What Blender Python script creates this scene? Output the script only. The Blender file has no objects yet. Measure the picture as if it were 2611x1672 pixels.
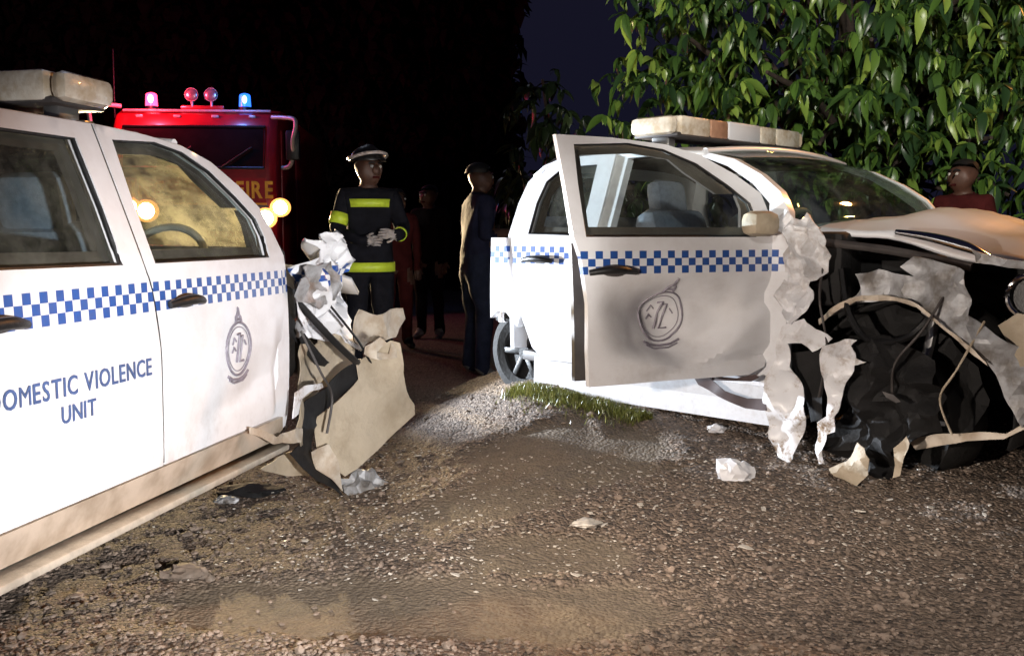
import bpy, bmesh, math, random
from mathutils import Vector, Matrix, noise
from mathutils.geometry import delaunay_2d_cdt
R = math.radians
PI = math.pi
sc = bpy.context.scene
C = sc.collection
rnd = random.Random(7)

# ------------------------------------------------------------------ camera, sky, lights, exposure
F, CH, W, H, HY = 1000.0, 1.22, 1024, 655, 231.0
PITCH = math.atan((H / 2 - HY) / F)
cam_d = bpy.data.cameras.new('camera')
cam = bpy.data.objects.new('camera', cam_d); C.objects.link(cam)
cam_d.sensor_fit = 'HORIZONTAL'; cam_d.sensor_width = 36.0; cam_d.lens = 36.0 * F / W
cam_d.clip_start = 0.05; cam_d.clip_end = 500
cam.location = (0, 0, CH); cam.rotation_euler = (PI / 2 - PITCH, 0, 0)
sc.camera = cam

world = bpy.data.worlds.new('World'); sc.world = world; world.use_nodes = True
wn = world.node_tree; bg = wn.nodes['Background']
sky = wn.nodes.new('ShaderNodeTexSky'); sky.sky_type = 'NISHITA'; sky.sun_disc = False
sky.sun_elevation = R(-4); sky.sun_rotation = R(200)
mixw = wn.nodes.new('ShaderNodeMix'); mixw.data_type = 'RGBA'
mixw.inputs[0].default_value = 0.06
mixw.inputs[6].default_value = (0.007, 0.007, 0.017, 1)
wn.links.new(sky.outputs[0], mixw.inputs[7]); wn.links.new(mixw.outputs[2], bg.inputs[0])
bg.inputs[1].default_value = 1.0

def sun_lamp():
    d = bpy.data.lights.new('moon', 'SUN'); d.energy = 0.03; d.angle = R(0.5); d.color = (0.75, 0.82, 1)
    o = bpy.data.objects.new('moon', d); C.objects.link(o); o.rotation_euler = (R(55), 0, R(-160))
sun_lamp()

def spot(name, loc, target, power, col, size, blend=0.5, rad=0.06):
    d = bpy.data.lights.new(name, 'SPOT'); d.energy = power; d.color = col
    d.spot_size = R(size); d.spot_blend = blend; d.shadow_soft_size = rad
    o = bpy.data.objects.new(name, d); C.objects.link(o); o.location = loc
    o.rotation_euler = (Vector(target) - Vector(loc)).to_track_quat('-Z', 'Y').to_euler()
    return o
# off-frame lamps added for brightness, save the headlamp of a vehicle waiting off left
spot('flank_lamp', (0.95, 0.3, 0.85), (-1.05, 3.45, 0.60), 1050, (0.98, 0.96, 0.96), 42, 0.85, 0.05)  # added lamp for the light on the left pickup's flank
spot('firefighter_fill', (1.3, -1.7, 1.0), (-1.15, 8.0, 1.25), 900, (1, 0.95, 0.88), 13, 0.6)  # added narrow spot that brightens the firefighter and stripes
spot('dent_rake_lamp', (-1.0, 1.55, 1.05), (0.95, 4.45, 0.72), 350, (1, 0.86, 0.74), 60, 0.7, 0.04)  # added lamp raking the open door so the dent shades
spot('ground_fill_left', (-0.5, 0.5, 3.3), (-0.45, 3.2, 0.0), 260, (1, 0.84, 0.66), 40, 0.9, 0.12)  # added overhead fill for the left ground
spot('ground_fill_right', (1.1, 0.5, 3.3), (1.1, 3.1, 0.0), 520, (1, 0.90, 0.81), 40, 0.9, 0.12)  # added overhead fill for the right ground
spot('tree_fill', (-0.5, -2.6, 3.5), (2.7, 8.0, 2.7), 3000, (1, 0.95, 0.86), 30, 0.6, 0.12)  # added fill that brightens the tree crown
spot('headlamp_from_left', (-3.3, 7.3, 1.0), (0.25, 5.5, 0.95), 3600, (0.82, 0.90, 1), 34, 0.6)
# warm lamp added beyond the right edge to tint the hood orange
spot('warm_hood_lamp', (6.5, 8.5, 5.0), (2.2, 4.4, 1.1), 1700, (1, 0.40, 0.10), 40, 0.8, 0.15)

sc.view_settings.view_transform = 'Standard'; sc.view_settings.look = 'None'
sc.view_settings.exposure = 0; sc.view_settings.gamma = 1
sc.render.engine = 'CYCLES'
sc.cycles.use_denoising = True
sc.cycles.max_bounces = 8; sc.cycles.transparent_max_bounces = 16
sc.cycles.sample_clamp_indirect = 6

# ------------------------------------------------------------------ materials
def nd(nt, t, **kw):
    n = nt.nodes.new(t)
    for k, v in kw.items(): setattr(n, k, v)
    return n
def math_(nt, op, a, b=None, c=None):
    n = nd(nt, 'ShaderNodeMath', operation=op)
    for i, x in enumerate((a, b, c)):
        if x is None: continue
        if isinstance(x, (int, float)): n.inputs[i].default_value = x
        else: nt.links.new(x, n.inputs[i])
    return n.outputs[0]
def mixc(nt, f, a, b):
    n = nd(nt, 'ShaderNodeMix', data_type='RGBA')
    for i, x in ((0, f), (6, a), (7, b)):
        if isinstance(x, (int, float)): n.inputs[i].default_value = x
        elif isinstance(x, tuple): n.inputs[i].default_value = (*x, 1)
        else: nt.links.new(x, n.inputs[i])
    return n.outputs[2]
def noise_(nt, scale, detail=4, rough=0.6, vec=None):
    n = nd(nt, 'ShaderNodeTexNoise'); n.inputs['Scale'].default_value = scale
    n.inputs['Detail'].default_value = detail; n.inputs['Roughness'].default_value = rough
    if vec is None:
        t = nd(nt, 'ShaderNodeTexCoord'); vec = t.outputs['Object']
    nt.links.new(vec, n.inputs['Vector'])
    return n.outputs['Fac']
def ramp(nt, f, lo, hi):
    n = nd(nt, 'ShaderNodeMapRange'); n.interpolation_type = 'SMOOTHSTEP'
    nt.links.new(f, n.inputs[0]); n.inputs[1].default_value = lo; n.inputs[2].default_value = hi
    return n.outputs[0]
def mat(name, col, rough=0.5, metal=0.0, var=0.25, scale=9.0, bump=0.0, bscale=60.0, coat=0.0, emit=None, estr=0.0, col2=None):
    m = bpy.data.materials.new(name); m.use_nodes = True
    nt = m.node_tree; p = nt.nodes['Principled BSDF']
    n = noise_(nt, scale)
    c2 = col2 if col2 else tuple(x * (1 - var) for x in col)
    nt.links.new(mixc(nt, ramp(nt, n, 0.35, 0.68), col, c2), p.inputs['Base Color'])
    p.inputs['Roughness'].default_value = rough; p.inputs['Metallic'].default_value = metal
    p.inputs['Coat Weight'].default_value = coat
    if bump:
        b = nd(nt, 'ShaderNodeBump'); b.inputs['Strength'].default_value = bump; b.inputs['Distance'].default_value = 0.01
        nt.links.new(noise_(nt, bscale, 5), b.inputs['Height']); nt.links.new(b.outputs[0], p.inputs['Normal'])
    if emit:
        p.inputs['Emission Color'].default_value = (*emit, 1); p.inputs['Emission Strength'].default_value = estr
    return m

def paint_material(name, band=True, dirt=0.5):
    """white police paint; band of blue checks printed along the flank, road dirt and scuffs"""
    m = bpy.data.materials.new(name); m.use_nodes = True
    nt = m.node_tree; p = nt.nodes['Principled BSDF']
    at = nd(nt, 'ShaderNodeAttribute', attribute_name='car')
    sp = nd(nt, 'ShaderNodeSeparateXYZ'); nt.links.new(at.outputs['Vector'], sp.inputs[0])
    u, v, z = sp.outputs
    n1 = noise_(nt, 5, 6, 0.65, at.outputs['Vector']); n2 = noise_(nt, 38, 5, 0.7, at.outputs['Vector'])
    base = mixc(nt, ramp(nt, n1, 0.3, 0.75), (0.74, 0.75, 0.78), (0.66, 0.66, 0.68))
    if band:
        cw, ch, z0 = 0.034, 0.031, 0.968
        r_ = math_(nt, 'FLOOR', math_(nt, 'DIVIDE', math_(nt, 'SUBTRACT', z, z0), ch))
        c_ = math_(nt, 'FLOOR', math_(nt, 'DIVIDE', math_(nt, 'ADD', u, 10), cw))
        chk = math_(nt, 'PINGPONG', math_(nt, 'ADD', r_, c_), 1)
        inb = math_(nt, 'MULTIPLY', math_(nt, 'GREATER_THAN', z, z0), math_(nt, 'LESS_THAN', z, z0 + 3 * ch))
        inb = math_(nt, 'MULTIPLY', inb, math_(nt, 'GREATER_THAN', v, 0.5))
        blue = mixc(nt, n2, (0.024, 0.10, 0.38), (0.016, 0.055, 0.22))
        base = mixc(nt, inb, base, mixc(nt, chk, (0.72, 0.74, 0.78), blue))
    low = ramp(nt, math_(nt, 'SUBTRACT', 0.75, z), 0.0, 0.45)
    d = math_(nt, 'MULTIPLY', math_(nt, 'MULTIPLY', ramp(nt, math_(nt, 'ADD', math_(nt, 'MULTIPLY', n1, 0.6), math_(nt, 'MULTIPLY', n2, 0.4)), 0.45, 0.72), math_(nt, 'ADD', 0.25, low)), dirt)
    base = mixc(nt, d, base, (0.28, 0.21, 0.15))
    nt.links.new(base, p.inputs['Base Color'])
    nt.links.new(math_(nt, 'ADD', 0.30, math_(nt, 'MULTIPLY', d, 0.5)), p.inputs['Roughness'])
    p.inputs['Coat Weight'].default_value = 0.35; p.inputs['Coat Roughness'].default_value = 0.12
    b = nd(nt, 'ShaderNodeBump'); b.inputs['Strength'].default_value = 0.05; b.inputs['Distance'].default_value = 0.01
    nt.links.new(noise_(nt, 7, 3, 0.5, at.outputs['Vector']), b.inputs['Height']); nt.links.new(b.outputs[0], p.inputs['Normal'])
    return m

def glass_material(name, dust=0.05, tint=(0.8, 0.85, 0.85), dcol=(0.6, 0.58, 0.5), transl=0.0, one_side=False):
    m = bpy.data.materials.new(name); m.use_nodes = True
    nt = m.node_tree; nt.nodes.clear()
    out = nd(nt, 'ShaderNodeOutputMaterial')
    tr = nd(nt, 'ShaderNodeBsdfTransparent'); tr.inputs[0].default_value = (*tint, 1)
    gl = nd(nt, 'ShaderNodeBsdfGlossy'); gl.inputs['Roughness'].default_value = 0.03
    lw = nd(nt, 'ShaderNodeLayerWeight'); lw.inputs[0].default_value = 0.5
    fr = math_(nt, 'ADD', 0.02, math_(nt, 'MULTIPLY', math_(nt, 'POWER', lw.outputs['Facing'], 5.0), 0.45))
    df = nd(nt, 'ShaderNodeBsdfDiffuse'); df.inputs[0].default_value = (*dcol, 1)
    tl = nd(nt, 'ShaderNodeBsdfTranslucent'); tl.inputs[0].default_value = (*dcol, 1)
    m0 = nd(nt, 'ShaderNodeMixShader'); m0.inputs[0].default_value = transl
    nt.links.new(df.outputs[0], m0.inputs[1]); nt.links.new(tl.outputs[0], m0.inputs[2])
    m1 = nd(nt, 'ShaderNodeMixShader')
    film = math_(nt, 'MULTIPLY', ramp(nt, noise_(nt, 6, 6, 0.7), 0.3, 0.75), dust * 2)
    if one_side:        # film shaped to show the glow on the driver's side only
        tc = nd(nt, 'ShaderNodeTexCoord'); sx = nd(nt, 'ShaderNodeSeparateXYZ'); nt.links.new(tc.outputs['Object'], sx.inputs[0])
        film = math_(nt, 'MULTIPLY', film, ramp(nt, math_(nt, 'MULTIPLY', sx.outputs[1], -1.0), 0.05, 0.45))
    nt.links.new(film, m1.inputs[0])
    nt.links.new(tr.outputs[0], m1.inputs[1]); nt.links.new(m0.outputs[0], m1.inputs[2])
    m2 = nd(nt, 'ShaderNodeMixShader'); nt.links.new(fr, m2.inputs[0])
    nt.links.new(m1.outputs[0], m2.inputs[1]); nt.links.new(gl.outputs[0], m2.inputs[2])
    nt.links.new(m2.outputs[0], out.inputs[0])
    return m

M = {}
M['paint'] = paint_material('police_paint_checked', True, 0.35)
M['paint_plain'] = paint_material('police_paint_plain', False, 0.35)
M['paint_dirty'] = paint_material('police_paint_torn', False, 2.4)
M['paint_dirty'].node_tree.nodes['Principled BSDF'].inputs['Coat Weight'].default_value = 0
M['paint_dirty'].node_tree.nodes['Principled BSDF'].inputs['Specular IOR Level'].default_value = 0.25
M['primer'] = mat('bare_scraped_steel', (0.52, 0.46, 0.38), 0.5, 0.15, 0.35, 12, 0.3, 30, col2=(0.38, 0.30, 0.22))
M['beige'] = mat('muddy_liner_panel', (0.45, 0.38, 0.285), 0.6, 0.0, 0.2, 5, 0.6, 35, col2=(0.33, 0.27, 0.19))
M['silver'] = mat('torn_grey_metal', (0.42, 0.43, 0.45), 0.5, 0.2, 0.3, 9, 0.5, 24, col2=(0.15, 0.135, 0.12))
M['black'] = mat('black_plastic', (0.012, 0.012, 0.013), 0.45, 0, 0.4, 20, 0.2, 80)
M['rubber'] = mat('tyre_rubber', (0.012, 0.0115, 0.011), 0.8, 0, 0.4, 20, 0.5, 60)
M['dark'] = mat('dark_underbody', (0.008, 0.0075, 0.008), 0.8, 0, 0.5, 10, 0.6, 30)
M['trim'] = mat('grey_inner_trim', (0.06, 0.052, 0.05), 0.6, 0, 0.3, 12)
M['headliner'] = mat('brown_headliner', (0.10, 0.07, 0.055), 0.9, 0, 0.3, 12)
M['seat'] = mat('grey_blue_seat_cloth', (0.19, 0.21, 0.26), 0.85, 0, 0.25, 40, 0.3, 200)
M['alu'] = mat('alloy', (0.5, 0.5, 0.5), 0.3, 0.9, 0.2, 12)
M['chrome'] = mat('chrome', (0.75, 0.75, 0.75), 0.12, 1.0, 0.1, 12)
M['step'] = mat('side_step_aluminium', (0.55, 0.5, 0.42), 0.4, 0.3, 0.25, 20, 0.2, 60)
M['rocker'] = mat('rocker_ground_tint', (0.50, 0.42, 0.34), 0.4, 0.0, 0.3, 6, 0.15, 20, coat=0.3, col2=(0.30, 0.24, 0.18))  # white paint with the brown ground reflection put into its colour
M['ink'] = mat('blue_lettering_vinyl', (0.06, 0.105, 0.25), 0.5, 0, 0.2, 30)
M['crest'] = mat('faded_crest_print', (0.27, 0.25, 0.30), 0.5, 0, 0.3, 40)
M['glass'] = glass_material('side_glass', 0.03)
M['windshield'] = glass_material('dusty_windshield', 0.26, (0.85, 0.83, 0.75), (0.9, 0.84, 0.66), 0.85, True)
M['windshield_b'] = glass_material('cracked_windshield', 0.03, (0.6, 0.66, 0.62), (0.5, 0.5, 0.5), 0.3)
M['lens'] = mat('beacon_lens_clear', (0.70, 0.64, 0.54), 0.25, 0, 0.3, 14, 0.3, 40, coat=0.6, col2=(0.5, 0.40, 0.28))
M['lens_red'] = mat('beacon_lens_amber', (0.45, 0.25, 0.16), 0.2, 0, 0.3, 10, coat=0.6)
M['truck_red'] = mat('fire_engine_red', (0.36, 0.010, 0.016), 0.35, 0, 0.3, 3, coat=0.5)
M['truck_grey'] = mat('fire_engine_grey', (0.10, 0.09, 0.085), 0.5, 0, 0.3, 6)
M['yellow'] = mat('yellow_letters', (0.75, 0.42, 0.03), 0.5, 0, 0.15, 20, emit=None)
M['tube'] = mat('pale_mirror_tube', (0.5, 0.44, 0.42), 0.4, 0.2, 0.2, 20)
M['truck_glass'] = mat('dark_truck_glass', (0.012, 0.008, 0.008), 0.08, 0, 0.3, 4)
M['red_lamp'] = mat('red_beacon_lit', (0.4, 0.01, 0.02), 0.3, emit=(1, 0.03, 0.09), estr=9)
M['red_core'] = mat('red_beacon_bulb', (0.8, 0.3, 0.3), 0.3, emit=(1, 0.35, 0.45), estr=40)
M['blue_lamp'] = mat('blue_beacon_lit', (0.02, 0.06, 0.4), 0.3, emit=(0.02, 0.14, 1), estr=3.0)
M['blue_core'] = mat('blue_beacon_bulb', (0.2, 0.4, 0.8), 0.3, emit=(0.2, 0.5, 1), estr=8)
M['head_lamp'] = mat('headlight_lit', (0.9, 0.8, 0.5), 0.3, emit=(1, 0.75, 0.38), estr=90)
M['glow_disc'] = mat('headlight_glow', (0.8, 0.5, 0.2), 0.3, emit=(1, 0.42, 0.10), estr=2.2)  # emissive disc standing in for the glow around each lit lens
M['work_lamp'] = mat('work_lamp_reflector', (0.5, 0.42, 0.42), 0.25, 0.7, 0.3, 20)
M['skin'] = mat('dark_skin', (0.10, 0.047, 0.031), 0.55, 0, 0.25, 25)
M['hair'] = mat('black_hair', (0.006, 0.005, 0.005), 0.7)
M['eye'] = mat('eye_white', (0.5, 0.47, 0.43), 0.3)
M['turnout'] = mat('navy_turnout_cloth', (0.012, 0.012, 0.017), 0.85, 0, 0.4, 14, 0.5, 40)
M['hivis'] = mat('lime_reflective_tape', (0.62, 0.78, 0.05), 0.45, 0, 0.12, 30)
M['helmet'] = mat('helmet_shell', (0.02, 0.018, 0.018), 0.35, 0, 0.3, 20)
M['helmet_white'] = mat('helmet_pale_band', (0.6, 0.5, 0.46), 0.4, 0, 0.2, 20)
M['glove'] = mat('pale_glove', (0.42, 0.37, 0.35), 0.7, 0, 0.3, 30)
M['navy'] = mat('navy_shirt_cloth', (0.022, 0.024, 0.05), 0.85, 0, 0.35, 12, 0.4, 40)
M['navy_trousers'] = mat('navy_trouser_cloth', (0.024, 0.03, 0.055), 0.85, 0, 0.35, 12, 0.4, 40)
M['maroon'] = mat('maroon_cloth', (0.07, 0.012, 0.012), 0.85, 0, 0.35, 12, 0.4, 40)
M['charcoal'] = mat('charcoal_cloth', (0.012, 0.009, 0.010), 0.85, 0, 0.35, 12, 0.4, 40)
M['shoe'] = mat('pale_shoe', (0.22, 0.21, 0.20), 0.6, 0, 0.3, 30)
M['shoe_dark'] = mat('dark_boot', (0.012, 0.011, 0.01), 0.6)
M['shard'] = mat('pale_broken_plastic', (0.62, 0.57, 0.5), 0.4, 0, 0.35, 30)
M['bark'] = mat('tree_bark', (0.07, 0.05, 0.04), 0.9, 0, 0.4, 12, 0.8, 30)
M['stone'] = mat('gravel_stone', (0.30, 0.23, 0.18), 0.75, 0, 0.45, 9.0, 0.3, 60, col2=(0.12, 0.095, 0.075))

M['turnout'].node_tree.nodes['Principled BSDF'].inputs['Specular IOR Level'].default_value = 0.12
M['navy'].node_tree.nodes['Principled BSDF'].inputs['Specular IOR Level'].default_value = 0.12
M['navy_trousers'].node_tree.nodes['Principled BSDF'].inputs['Specular IOR Level'].default_value = 0.12
M['maroon'].node_tree.nodes['Principled BSDF'].inputs['Specular IOR Level'].default_value = 0.12
M['charcoal'].node_tree.nodes['Principled BSDF'].inputs['Specular IOR Level'].default_value = 0.12
def leaf_material(name, a, b, c):
    m = bpy.data.materials.new(name); m.use_nodes = True
    nt = m.node_tree; p = nt.nodes['Principled BSDF']
    g = nd(nt, 'ShaderNodeNewGeometry'); oi = nd(nt, 'ShaderNodeObjectInfo')
    r_ = math_(nt, 'FRACT', math_(nt, 'ADD', g.outputs['Random Per Island'], oi.outputs['Random']))
    col = mixc(nt, ramp(nt, r_, 0.1, 0.7), a, b)
    col = mixc(nt, ramp(nt, r_, 0.72, 0.95), col, c)
    nt.links.new(col, p.inputs['Base Color']); p.inputs['Roughness'].default_value = 0.32
    tl = nd(nt, 'ShaderNodeBsdfTranslucent'); nt.links.new(col, tl.inputs[0])
    mx = nd(nt, 'ShaderNodeMixShader'); mx.inputs[0].default_value = 0.22
    nt.links.new(p.outputs[0], mx.inputs[1]); nt.links.new(tl.outputs[0], mx.inputs[2])
    nt.links.new(mx.outputs[0], nt.nodes['Material Output'].inputs[0])
    return m
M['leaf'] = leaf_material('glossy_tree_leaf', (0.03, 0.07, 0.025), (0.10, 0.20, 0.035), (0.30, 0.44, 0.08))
M['leaf_far'] = leaf_material('dark_tree_leaf', (0.018, 0.03, 0.016), (0.035, 0.06, 0.022), (0.07, 0.11, 0.04))  # darker leaf colours for the small tree behind
M['grass'] = leaf_material('short_grass', (0.08, 0.09, 0.02), (0.17, 0.18, 0.035), (0.28, 0.27, 0.08))
M['backdrop_leaf'] = mat('maroon_backdrop_leaf', (0.03, 0.016, 0.016), 1.0, 0, 0.4, 3)  # red glow of the night put into the leaf colour
M['backdrop_leaf'].node_tree.nodes['Principled BSDF'].inputs['Specular IOR Level'].default_value = 0

# ------------------------------------------------------------------ helpers
def empty(name, loc, rz, label, cat, group=None):
    o = bpy.data.objects.new(name, None); C.objects.link(o)
    o.location = loc; o.rotation_euler = (0, 0, rz); o.empty_display_size = 0.2
    o['label'] = label; o['category'] = cat
    if group: o['group'] = group
    return o
def link(name, me, m, parent=None, smooth=True, sharp=35):
    if smooth:
        me.shade_smooth(); me.set_sharp_from_angle(angle=R(sharp))
    o = bpy.data.objects.new(name, me); C.objects.link(o)
    if m is not None and not me.materials: me.materials.append(m)
    if parent: o.parent = parent
    return o
def pydata(name, vs, fs, m, parent=None, smooth=True, sharp=35):
    me = bpy.data.meshes.new(name); me.from_pydata([tuple(v) for v in vs], [], fs); me.update()
    return link(name, me, m, parent, smooth, sharp)
def frombm(name, bm, m, parent=None, smooth=True, sharp=35):
    bmesh.ops.recalc_face_normals(bm, faces=bm.faces)
    me = bpy.data.meshes.new(name); bm.to_mesh(me); bm.free()
    return link(name, me, m, parent, smooth, sharp)
def bbox(bm, c, s, bev=0.0, rot=None, seg=2):
    mt = Matrix.Translation(c) @ (rot.to_4x4() if rot else Matrix()) @ Matrix.Diagonal((*s, 1))
    g = bmesh.ops.create_cube(bm, size=1, matrix=mt)
    if bev:
        es = list({e for v in g['verts'] for e in v.link_edges})
        bmesh.ops.bevel(bm, geom=es, offset=bev, segments=seg, affect='EDGES', profile=0.5)
def box(name, c, s, m, parent=None, bev=0.01, rot=None):
    bm = bmesh.new(); bbox(bm, c, s, bev, rot); return frombm(name, bm, m, parent)
def cyl(bm, a, b, r0, r1=None, seg=20):
    a, b = Vector(a), Vector(b); d = b - a; r1 = r0 if r1 is None else r1
    mt = Matrix.Translation((a + b) / 2) @ d.to_track_quat('Z', 'Y').to_matrix().to_4x4()
    bmesh.ops.create_cone(bm, cap_ends=True, segments=seg, radius1=r0, radius2=r1, depth=d.length, matrix=mt)
def tube_bm(bm, pts, r, seg=8, closed=False):
    pts = [Vector(p) for p in pts]; n = len(pts); rings = []
    rr = r if isinstance(r, (list, tuple)) else [r] * n
    for i, p in enumerate(pts):
        a = pts[(i - 1) % n] if closed or i > 0 else p
        b = pts[(i + 1) % n] if closed or i < n - 1 else p
        t = (b - a).normalized()
        x = t.cross(Vector((0.31, 0.2, 0.93))).normalized(); y = t.cross(x).normalized()
        rings.append([bm.verts.new(p + (x * math.cos(k * 2 * PI / seg) + y * math.sin(k * 2 * PI / seg)) * rr[i]) for k in range(seg)])
    m_ = n if closed else n - 1
    for i in range(m_):
        A, B = rings[i], rings[(i + 1) % n]
        for k in range(seg):
            try: bm.faces.new((A[k], A[(k + 1) % seg], B[(k + 1) % seg], B[k]))
            except ValueError: pass
    if not closed:
        bm.faces.new(rings[0][::-1]); bm.faces.new(rings[-1])
def tube(name, pts, r, m, parent=None, seg=8, closed=False):
    bm = bmesh.new(); tube_bm(bm, pts, r, seg, closed); return frombm(name, bm, m, parent, sharp=60)
def smooth_path(pts, n=6):
    pts = [Vector(p) for p in pts]; out = []
    for i in range(len(pts) - 1):
        p0 = pts[max(i - 1, 0)]; p1 = pts[i]; p2 = pts[i + 1]; p3 = pts[min(i + 2, len(pts) - 1)]
        for k in range(n):
            t = k / n
            out.append(0.5 * ((2 * p1) + (p2 - p0) * t + (2 * p0 - 5 * p1 + 4 * p2 - p3) * t * t + (3 * p1 - p0 - 3 * p2 + p3) * t ** 3))
    out.append(pts[-1]); return out
def sstep(a, b, x):
    t = min(1, max(0, (x - a) / (b - a))); return t * t * (3 - 2 * t)
def inpoly(x, y, P):
    c = False; j = len(P) - 1
    for i in range(len(P)):
        xi, yi = P[i]; xj, yj = P[j]
        if (yi > y) != (yj > y) and x < (xj - xi) * (y - yi) / (yj - yi) + xi: c = not c
        j = i
    return c
def resample(P, sp):
    out = []
    for i in range(len(P)):
        a = P[i]; b = P[(i + 1) % len(P)]; d = math.hypot(b[0] - a[0], b[1] - a[1]); n = max(1, int(d / sp))
        out += [(a[0] + (b[0] - a[0]) * k / n, a[1] + (b[1] - a[1]) * k / n) for k in range(n)]
    return out
def cdt(poly, holes, sp):
    loops = [resample(poly, sp)] + [resample(h, sp) for h in holes]
    vs, es = [], []
    for L_ in loops:
        o = len(vs); n = len(L_)
        vs += [Vector(p) for p in L_]; es += [(o + i, o + (i + 1) % n) for i in range(n)]
    x0 = min(p[0] for p in poly); x1 = max(p[0] for p in poly); y0 = min(p[1] for p in poly); y1 = max(p[1] for p in poly)
    bnd = [tuple(v) for v in vs]; cells = {}
    for p in bnd: cells.setdefault((int(p[0] // sp), int(p[1] // sp)), []).append(p)
    row = 0; y = y0 + sp * 0.5
    while y < y1:
        x = x0 + sp * (0.5 if row % 2 else 0.0)
        while x < x1:
            if inpoly(x, y, loops[0]) and not any(inpoly(x, y, h) for h in loops[1:]):
                ci, cj = int(x // sp), int(y // sp)
                near = any((x - q[0]) ** 2 + (y - q[1]) ** 2 < (0.5 * sp) ** 2 for a in (-1, 0, 1) for b in (-1, 0, 1) for q in cells.get((ci + a, cj + b), ()))
                if not near: vs.append(Vector((x, y)))
            x += sp
        y += sp * 0.87; row += 1
    r = delaunay_2d_cdt(vs, es, [], 0, 1e-6)
    P = r[0]; fs = []
    for f in r[2]:
        cx = sum(P[i][0] for i in f) / len(f); cy = sum(P[i][1] for i in f) / len(f)
        if inpoly(cx, cy, loops[0]) and not any(inpoly(cx, cy, h) for h in loops[1:]): fs.append(tuple(f))
    return [(p[0], p[1]) for p in P], fs
def set_car(me, coords):
    a = me.attributes.new('car', 'FLOAT_VECTOR', 'POINT')
    for i, c in enumerate(coords): a.data[i].vector = c
def sheet(name, poly, holes, sp, fn, m, parent, thick=0.012, sharp=35, smooth=True, inward=(0, 1, 0)):
    """a pressed sheet: 2-D outline (a, b) -> fn(a, b) -> local point and template coordinate; given real thickness"""
    P, fs = cdt(poly, holes, sp)
    outer, cc = [], []
    for a, b in P:
        p, c = fn(a, b); outer.append(Vector(p)); cc.append(c)
    iv = Vector(inward) * thick
    n = len(P); vs = outer + [p + iv for p in outer]
    ec = {}
    for f in fs:
        for i in range(len(f)):
            e = (f[i], f[(i + 1) % len(f)]); ec[e] = 1
    F_ = [f for f in fs] + [tuple(n + i for i in reversed(f)) for f in fs]
    for (a, b) in ec:
        if (b, a) not in ec: F_.append((b, a, n + a, n + b))
    me = bpy.data.meshes.new(name); me.from_pydata([tuple(v) for v in vs], [], F_); me.update()
    bm = bmesh.new(); bm.from_mesh(me); bmesh.ops.recalc_face_normals(bm, faces=bm.faces); bm.to_mesh(me); bm.free()
    set_car(me, cc + cc)
    return link(name, me, m, parent, smooth, sharp)
def text_mesh(body, size, bold=0.0):
    cu = bpy.data.curves.new('lettering', 'FONT'); cu.body = body; cu.size = size; cu.extrude = 0.0008; cu.offset = bold; cu.space_character = 1.10
    cu.resolution_u = 3
    o = bpy.data.objects.new('tmp', cu); C.objects.link(o)
    dg = bpy.context.evaluated_depsgraph_get(); me = bpy.data.meshes.new_from_object(o.evaluated_get(dg))
    bpy.data.objects.remove(o); return me
def line_of_letters(body, u0, u1, z0, z1, bold=0.0012, gap=0.014, space=0.032):
    """one mesh for each letter, in (x, y) metres"""
    out, x = [], 0.0
    for ch in body:
        if ch == ' ': x += space; continue
        me = text_mesh(ch, 0.1, 0.0 if ch == 'M' else bold); a = min(v.co.x for v in me.vertices); w = max(v.co.x for v in me.vertices) - a
        for v in me.vertices: v.co.x += x - a
        x += w + gap; out.append(me)
    x -= gap; y0 = min(v.co.y for m in out for v in m.vertices); y1 = max(v.co.y for m in out for v in m.vertices)
    for m in out:
        for v in m.vertices: v.co.x = u0 + v.co.x / x * (u1 - u0); v.co.y = z0 + (v.co.y - y0) / (y1 - y0) * (z1 - z0)
    return out
def nz(p, s, o=0): return noise.noise(Vector(p) * s + Vector((o * 7.1, o * 3.3, o * 1.7)))
def point(px, py, depth):
    """world point seen at a place of the 1024 x 655 picture, at a distance along the ground"""
    a = (px - W / 2) / F; b = (H / 2 - py) / F; c, s = math.cos(PITCH), math.sin(PITCH)
    d = Vector((a, c + b * s, -s + b * c)); return Vector((0, 0, CH)) + d * (depth / d.y)

# ------------------------------------------------------------------ ground
def patchmask(x, y):
    m = 0
    for cx, cy, rx, ry in ((-0.62, 3.22, 0.55, 0.30), (0.05, 3.15, 0.52, 0.26), (-0.12, 4.15, 0.35, 0.22), (0.12, 3.62, 0.30, 0.22), (0.25, 4.6, 0.5, 0.45)):
        d = math.hypot((x - cx) / rx, (y - cy) / ry) + 0.35 * nz((x, y, 0), 3.5) + 0.2 * nz((x, y, 2), 11)
        m = max(m, 1 - sstep(0.75, 1.1, d))
    return m
def gz0(x, y):
    return 0.345 * sstep(3.0, 5.9, y) * sstep(-0.95, 0.25, x) * (1 - sstep(6.6, 8.2, y))
def gz(x, y):
    z = gz0(x, y)
    if -3 < x < 4 and 2 < y < 9:
        pm = patchmask(x, y)
        z += (0.022 * nz((x, y, 0), 2.3) + 0.012 * nz((x, y, 1), 7)) * (1 - 0.5 * pm) - 0.018 * pm
        z += (1 - pm) * (0.007 * nz((x, y, 3), 19) + 0.006 * abs(nz((x, y, 4), 37)))
    else: z += 0.03 * nz((x, y, 0), 0.7)
    return z
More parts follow.
